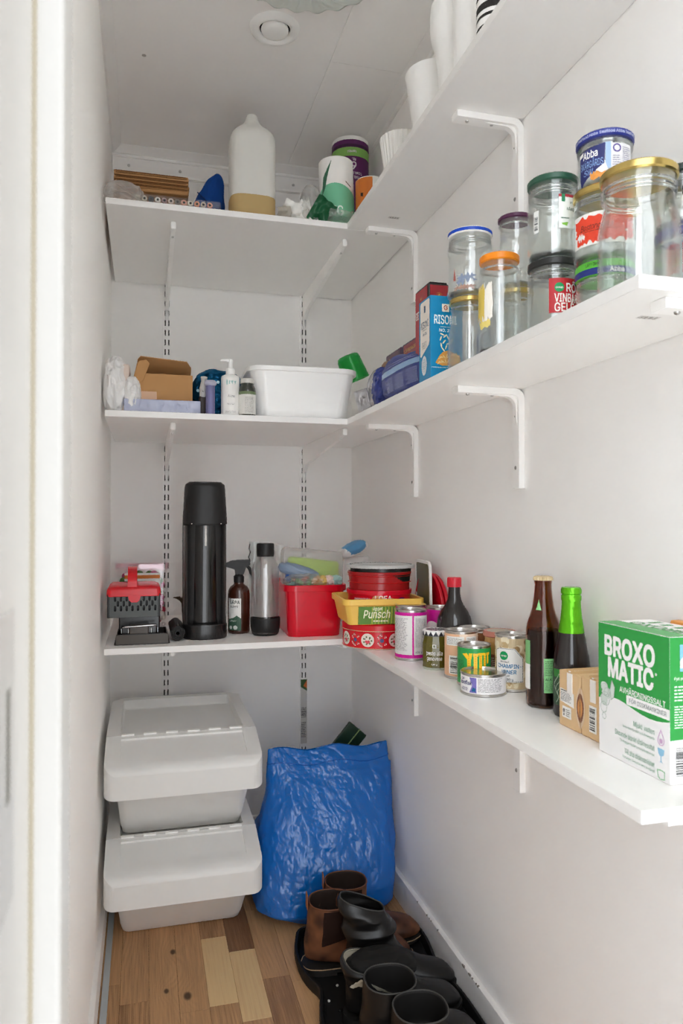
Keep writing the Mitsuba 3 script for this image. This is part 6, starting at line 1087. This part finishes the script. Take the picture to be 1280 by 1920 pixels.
part(t, 'tray', loft([ringp(0.004, 0.0004), ringp(0.0, 0.014), ringp(0.0, 0.028), ringp(0.002, 0.031), ringp(0.007, 0.031), ringp(0.009, 0.028), ringp(0.012, 0.010), ringp(0.018, 0.006)]), 'mat_rubber', 40)
_r = np.random.default_rng(2); ms = []
for i in range(46):
    px, py = 0.39 + 0.28 * _r.random(), 1.34 + 0.5 * _r.random(); ms.append(mv(lathe([(0, 0.002), (0.004, 0.0015), (0.006, 0), (0, 0)], 10), px, py, 0.0058))
part(t, 'grip_bumps', cat(ms), 'mat_rubber', True, stuff=True)
for (px, py) in ((0.432, 1.648), (0.670, 1.425), (0.40, 1.60)): one('grit', blob((px, py, 0.0085), (0.003, 0.003, 0.0022), 0.3, 2, int(px * 1000), 2), lazy('#d5d2cc', 0.7), {0.432: 'tiny pale crumb in the boot tray just in front of the brown boot', 0.670: 'tiny pale crumb in the boot tray near the right wall', 0.40: 'tiny pale crumb in the boot tray at its left edge'}[px], 'crumb', 'crumbs in the boot tray', True)

def boot(name, lab, grp, heel, head, L, H, upper, sole, style, tilt=0.0, wscale=1.0, lean=0.0):
    t = thing(name, lab, 'boot', grp); k = L / 0.27
    hs = 0.026 if style != 'brown' else 0.020
    sh = [(0.012, H, 0.122, H, 0.098), (0.008, H * 0.80, 0.122, H * 0.80, 0.098), (0.006, H * 0.62, 0.124, H * 0.64, 0.094)]
    if style == 'tall': sh = [(0.002, H, 0.104, H * 0.86, 0.066), (-0.004, H * 0.86, 0.112, H * 0.79, 0.096), (0.004, H * 0.76, 0.118, H * 0.74, 0.098), (-0.004, H * 0.66, 0.130, H * 0.66, 0.108), (0.004, H * 0.56, 0.122, H * 0.58, 0.094)]
    if style == 'fold': sh = [(-0.004, H, 0.105, H * 0.84, 0.100), (-0.012, H * 0.88, 0.120, H * 0.82, 0.108), (-0.002, H * 0.72, 0.126, H * 0.74, 0.098)]
    foot = [(0.000, 0.070, 0.134, 0.098, 0.084), (0.000, 0.044, 0.150, 0.086, 0.078), (0.008, 0.030, 0.166, 0.078, 0.076), (0.050, 0.022, 0.182, 0.070, 0.078), (0.100, 0.016, 0.200, 0.064, 0.086), (0.160, 0.014, 0.222, 0.058, 0.092), (0.205, 0.014, 0.240, 0.052, 0.086), (0.238, 0.016, 0.252, 0.045, 0.068), (0.258, 0.020, 0.262, 0.036, 0.042), (0.266, 0.025, 0.267, 0.031, 0.018)]
    rows = [(a * k, b, c * k, d, w * wscale) for a, b, c, d, w in sh] + [(a * k, b + 0.0, c * k, d, w * wscale) for a, b, c, d, w in foot]
    arr = np.array(rows); u = np.arange(len(arr)); uu = np.linspace(0, len(arr) - 1, 70); arr = np.stack([np.interp(uu, u, arr[:, i]) if False else CubicSpline(u, arr[:, i])(uu) for i in range(5)], 1)
    n = 48; q = np.arange(n) * 2 * pi / n; e = 2.35; cc, ss = np.cos(q), np.sin(q); cc, ss = np.sign(cc) * np.abs(cc) ** (2 / e), np.sign(ss) * np.abs(ss) ** (2 / e)
    def rings(A, inset=0.0):
        Rr = []
        for a, b, c, d, w in A:
            mx, mz, hx_, hz_ = (a + c) / 2, (b + d) / 2, (c - a) / 2, (d - b) / 2; l = math.hypot(hx_, hz_); f_ = max(l - inset, 1e-4) / max(l, 1e-4)
            Rr.append(np.stack([mx + hx_ * f_ * cc, (w / 2 - inset) * ss, mz + hz_ * f_ * cc], 1))
        return np.array(Rr)
    O_ = rings(arr); ns = 26 if style != 'brown' else 24; I_ = rings(arr[:ns], 0.0032)[::-1]
    am = {'brown': 0.0012, 'ankle': 0.0014, 'tall': 0.012, 'fold': 0.009}[style]
    fr_q = {'tall': np.array([12, 12, 42.0]), 'fold': np.array([14, 14, 34.0])}.get(style, np.array([30, 30, 45.0]))
    ph = len(grp) + L * 100
    def bump(P):
        wgt = np.clip((P[..., 2] - 0.055) / 0.05, 0.08, 1); return ((ridge((P + ph) * fr_q / 10, 10, 2, 4) - 0.72) * am * wgt)[..., None]
    Cn = O_.mean(1, keepdims=True); N_ = O_ - Cn; N_ /= np.linalg.norm(N_, axis=2, keepdims=True) + 1e-9; bo = bump(O_); O_ = O_ + N_ * bo
    Ci = I_.mean(1, keepdims=True); Ni = I_ - Ci; Ni /= np.linalg.norm(Ni, axis=2, keepdims=True) + 1e-9; I_ = I_ + Ni * bo[:ns][::-1]
    def tr(m):
        m = m.copy(); v = m.vertices; v[:, 0] += lean * np.clip(v[:, 2] - 0.06, 0, 1); m.vertices = v
        return mv(mv(m, ry=tilt), heel[0], heel[1], heel[2], head)
    rimR = np.concatenate([I_[-1:], O_[:1] + np.array([0, 0, 0.0016]), O_[:1]]) if False else None
    part(t, 'upper', tr(loft(O_[::-1], True, False)), upper, True)
    part(t, 'lining', tr(loft(np.concatenate([O_[:1], I_[::-1]]), False, True)), {'brown': lazy('#2b1d17', 0.8), 'fold': 'mat_liner'}.get(style, lazy('#161413', 0.7)), True, label={'fold': 'pale lining'}.get(style))
    top = np.vstack([O_[0], O_[0][:1]]); part(t, 'collar', tr(tube(top, 0.0018, 6, False)), lazy('#3b3a37', 0.5) if style != 'brown' else lazy('#6a3f26', 0.5), True)
    # sole and heel
    fo = arr[arr[:, 0] >= -1]; xs = np.linspace(-0.004, 0.272, 40) * k; wd = np.interp(xs / k, [-0.004, 0.0, 0.012, 0.04, 0.09, 0.16, 0.205, 0.24, 0.262, 0.272], [0.010, 0.038, 0.060, 0.072, 0.070, 0.094, 0.090, 0.070, 0.038, 0.008]) * wscale
    outl = sg.Polygon(np.vstack([np.c_[xs, wd / 2], np.c_[xs[::-1], -wd[::-1] / 2]])).buffer(0.002).simplify(0.0005)
    def slab(z0_, z1_, lift):
        m = extr(outl, z1_ - z0_, z0_); v = m.vertices; v[:, 2] += np.interp(v[:, 0] / k, [0, 0.06, 0.11, 0.2, 0.272], [lift, lift, 0, 0, 0.006]); m.vertices = v; return m
    part(t, 'sole', tr(slab(0.004, 0.0135, 0.010 if style != 'brown' else 0.004)), sole)
    hb = outl.intersection(sg.box(-1, -1, 0.075 * k, 1)); part(t, 'heel', tr(extr(hb, 0.0145 if style != 'brown' else 0.010, 0.0)), sole)
    if style == 'brown':
        part(t, 'welt', tr(mv(tube(np.vstack([np.c_[np.array(outl.buffer(0.0016).exterior.coords), np.full(len(outl.buffer(0.0016).exterior.coords), 0.0165)]]), 0.0013, 5, False))), lazy('#a5886a', 0.7), True)
        for s in (-1, 1):
            a0, a1 = (0.62, 0.40); sel = O_[1:21:2]; j = [i for i in range(n) if (s * math.sin(q[i]) > 0.35) and cc[i] < 0.72 and cc[i] > -0.45]
            j = sorted(j, key=lambda i: cc[i]); G = sel[:, j] + N_[1:21:2][:, j] * 0.0009
            part(t, 'elastic_panel', tr(loft(G, False, False, False)), 'mat_elastic', True, label='dark elastic side panel')
            top_j = O_[0][j]
        g = sg.box(-0.009, 0, 0.009, 0.030).buffer(0.003); m = xz_extr(g, -0.001, 0.001); part(t, 'pull_tab', tr(mv(m, 0.002 + 0.004, 0, H - 0.012, pi / 2)), lazy('#8a5230', 0.6))
    if style in ('ankle',):
        part(t, 'zip_seam', tr(tube(np.array([O_[i][int(n * 0.75)] + N_[i][int(n * 0.75)] * 0.0006 for i in range(0, 26)]), 0.0012, 5)), lazy('#2d2b29', 0.4), True)
    if style == 'fold':
        fl = []; m = sheet(0.075, 0.050, 0.016, 7); part(t, 'folded_lining', tr(mv(mv(m, rx=0.75, ry=0.5), 0.045 * k, -0.046, H * 0.70)), 'mat_liner', True, label='pale folded-out lining')
        part(t, 'shaft_flap', tr(blob((0.085 * k, 0.012, H * 0.80), (0.075, 0.042, 0.030), 0.14, 1.5, 23, 4)), 'mat_suede_black', True)
    return t
bz_ = 0.0062
boot('ankle_boot', 'brown elastic-sided leather boot at the left rear of the tray, heel forward', 'pair of brown boots', (0.372, 1.730, bz_), -0.07, 0.262, 0.160, 'mat_leather_brown', lazy('#24201d', 0.6), 'brown')
boot('ankle_boot', 'brown leather boot against the blue bag, rounded toe showing by the wall', 'pair of brown boots', (0.432, 1.815, bz_), -0.12, 0.258, 0.160, 'mat_leather_brown', lazy('#24201d', 0.6), 'brown')
boot('slouch_boot', 'black slouched leather boot standing tall behind the folded one', 'pair of black slouch boots', (0.452, 1.630, bz_), -0.20, 0.248, 0.215, 'mat_leather_black', lazy('#1a1918', 0.5), 'tall', 0.0, 0.90, -0.12)
boot('slouch_boot', 'black collapsed boot with pale lining folded out, in the middle of the tray', 'pair of black slouch boots', (0.418, 1.522, bz_), -0.05, 0.258, 0.135, 'mat_leather_black', lazy('#1a1918', 0.5), 'fold', 0.0, 0.98, 0.0)
boot('black_boot', 'black ankle boot with open top, second from the photo bottom edge', 'pair of black ankle boots', (0.418, 1.420, bz_), -0.08, 0.252, 0.150, 'mat_leather_black', lazy('#1a1918', 0.5), 'ankle')
boot('black_boot', 'black ankle boot with open top, nearest to the photo bottom edge', 'pair of black ankle boots', (0.446, 1.322, bz_), -0.06, 0.252, 0.150, 'mat_leather_black', lazy('#1a1918', 0.5), 'ankle')

# a dried sprig between the bag roll and the soda machine, and a small spot on the ceiling
t = thing('dried_sprig', 'brown dried plant sprig behind the roll of black bags', 'dried plant')
_r = np.random.default_rng(33); ms = []
for i in range(12):
    a, l = 6.28 * _r.random(), 0.02 + 0.02 * _r.random(); p0 = np.array([0.112, 2.235, Z1 + 0.001]); p1 = p0 + [0.004 * math.cos(a), 0.004 * math.sin(a), 0.058 + 0.02 * _r.random()]; p2 = p1 + [l * math.cos(a) * 0.8, l * math.sin(a) * 0.5, 0.004 + 0.012 * _r.random()]
    part(t, 'twig', tube([p0, (p0 + p1) / 2, p1, (p1 + p2) / 2 + [0, 0, 0.004], p2], [0.0009, 0.0009, 0.0012, 0.0026, 0.0008], 6), lazy('#5b4a36', 0.8, 0.1), True)
part('ceiling', 'spot', cyl(-0.0038, 1.985, ZC - 0.0006, ZC + 0.001, 0.0055, 20), lazy('#b3aea8', 0.6))
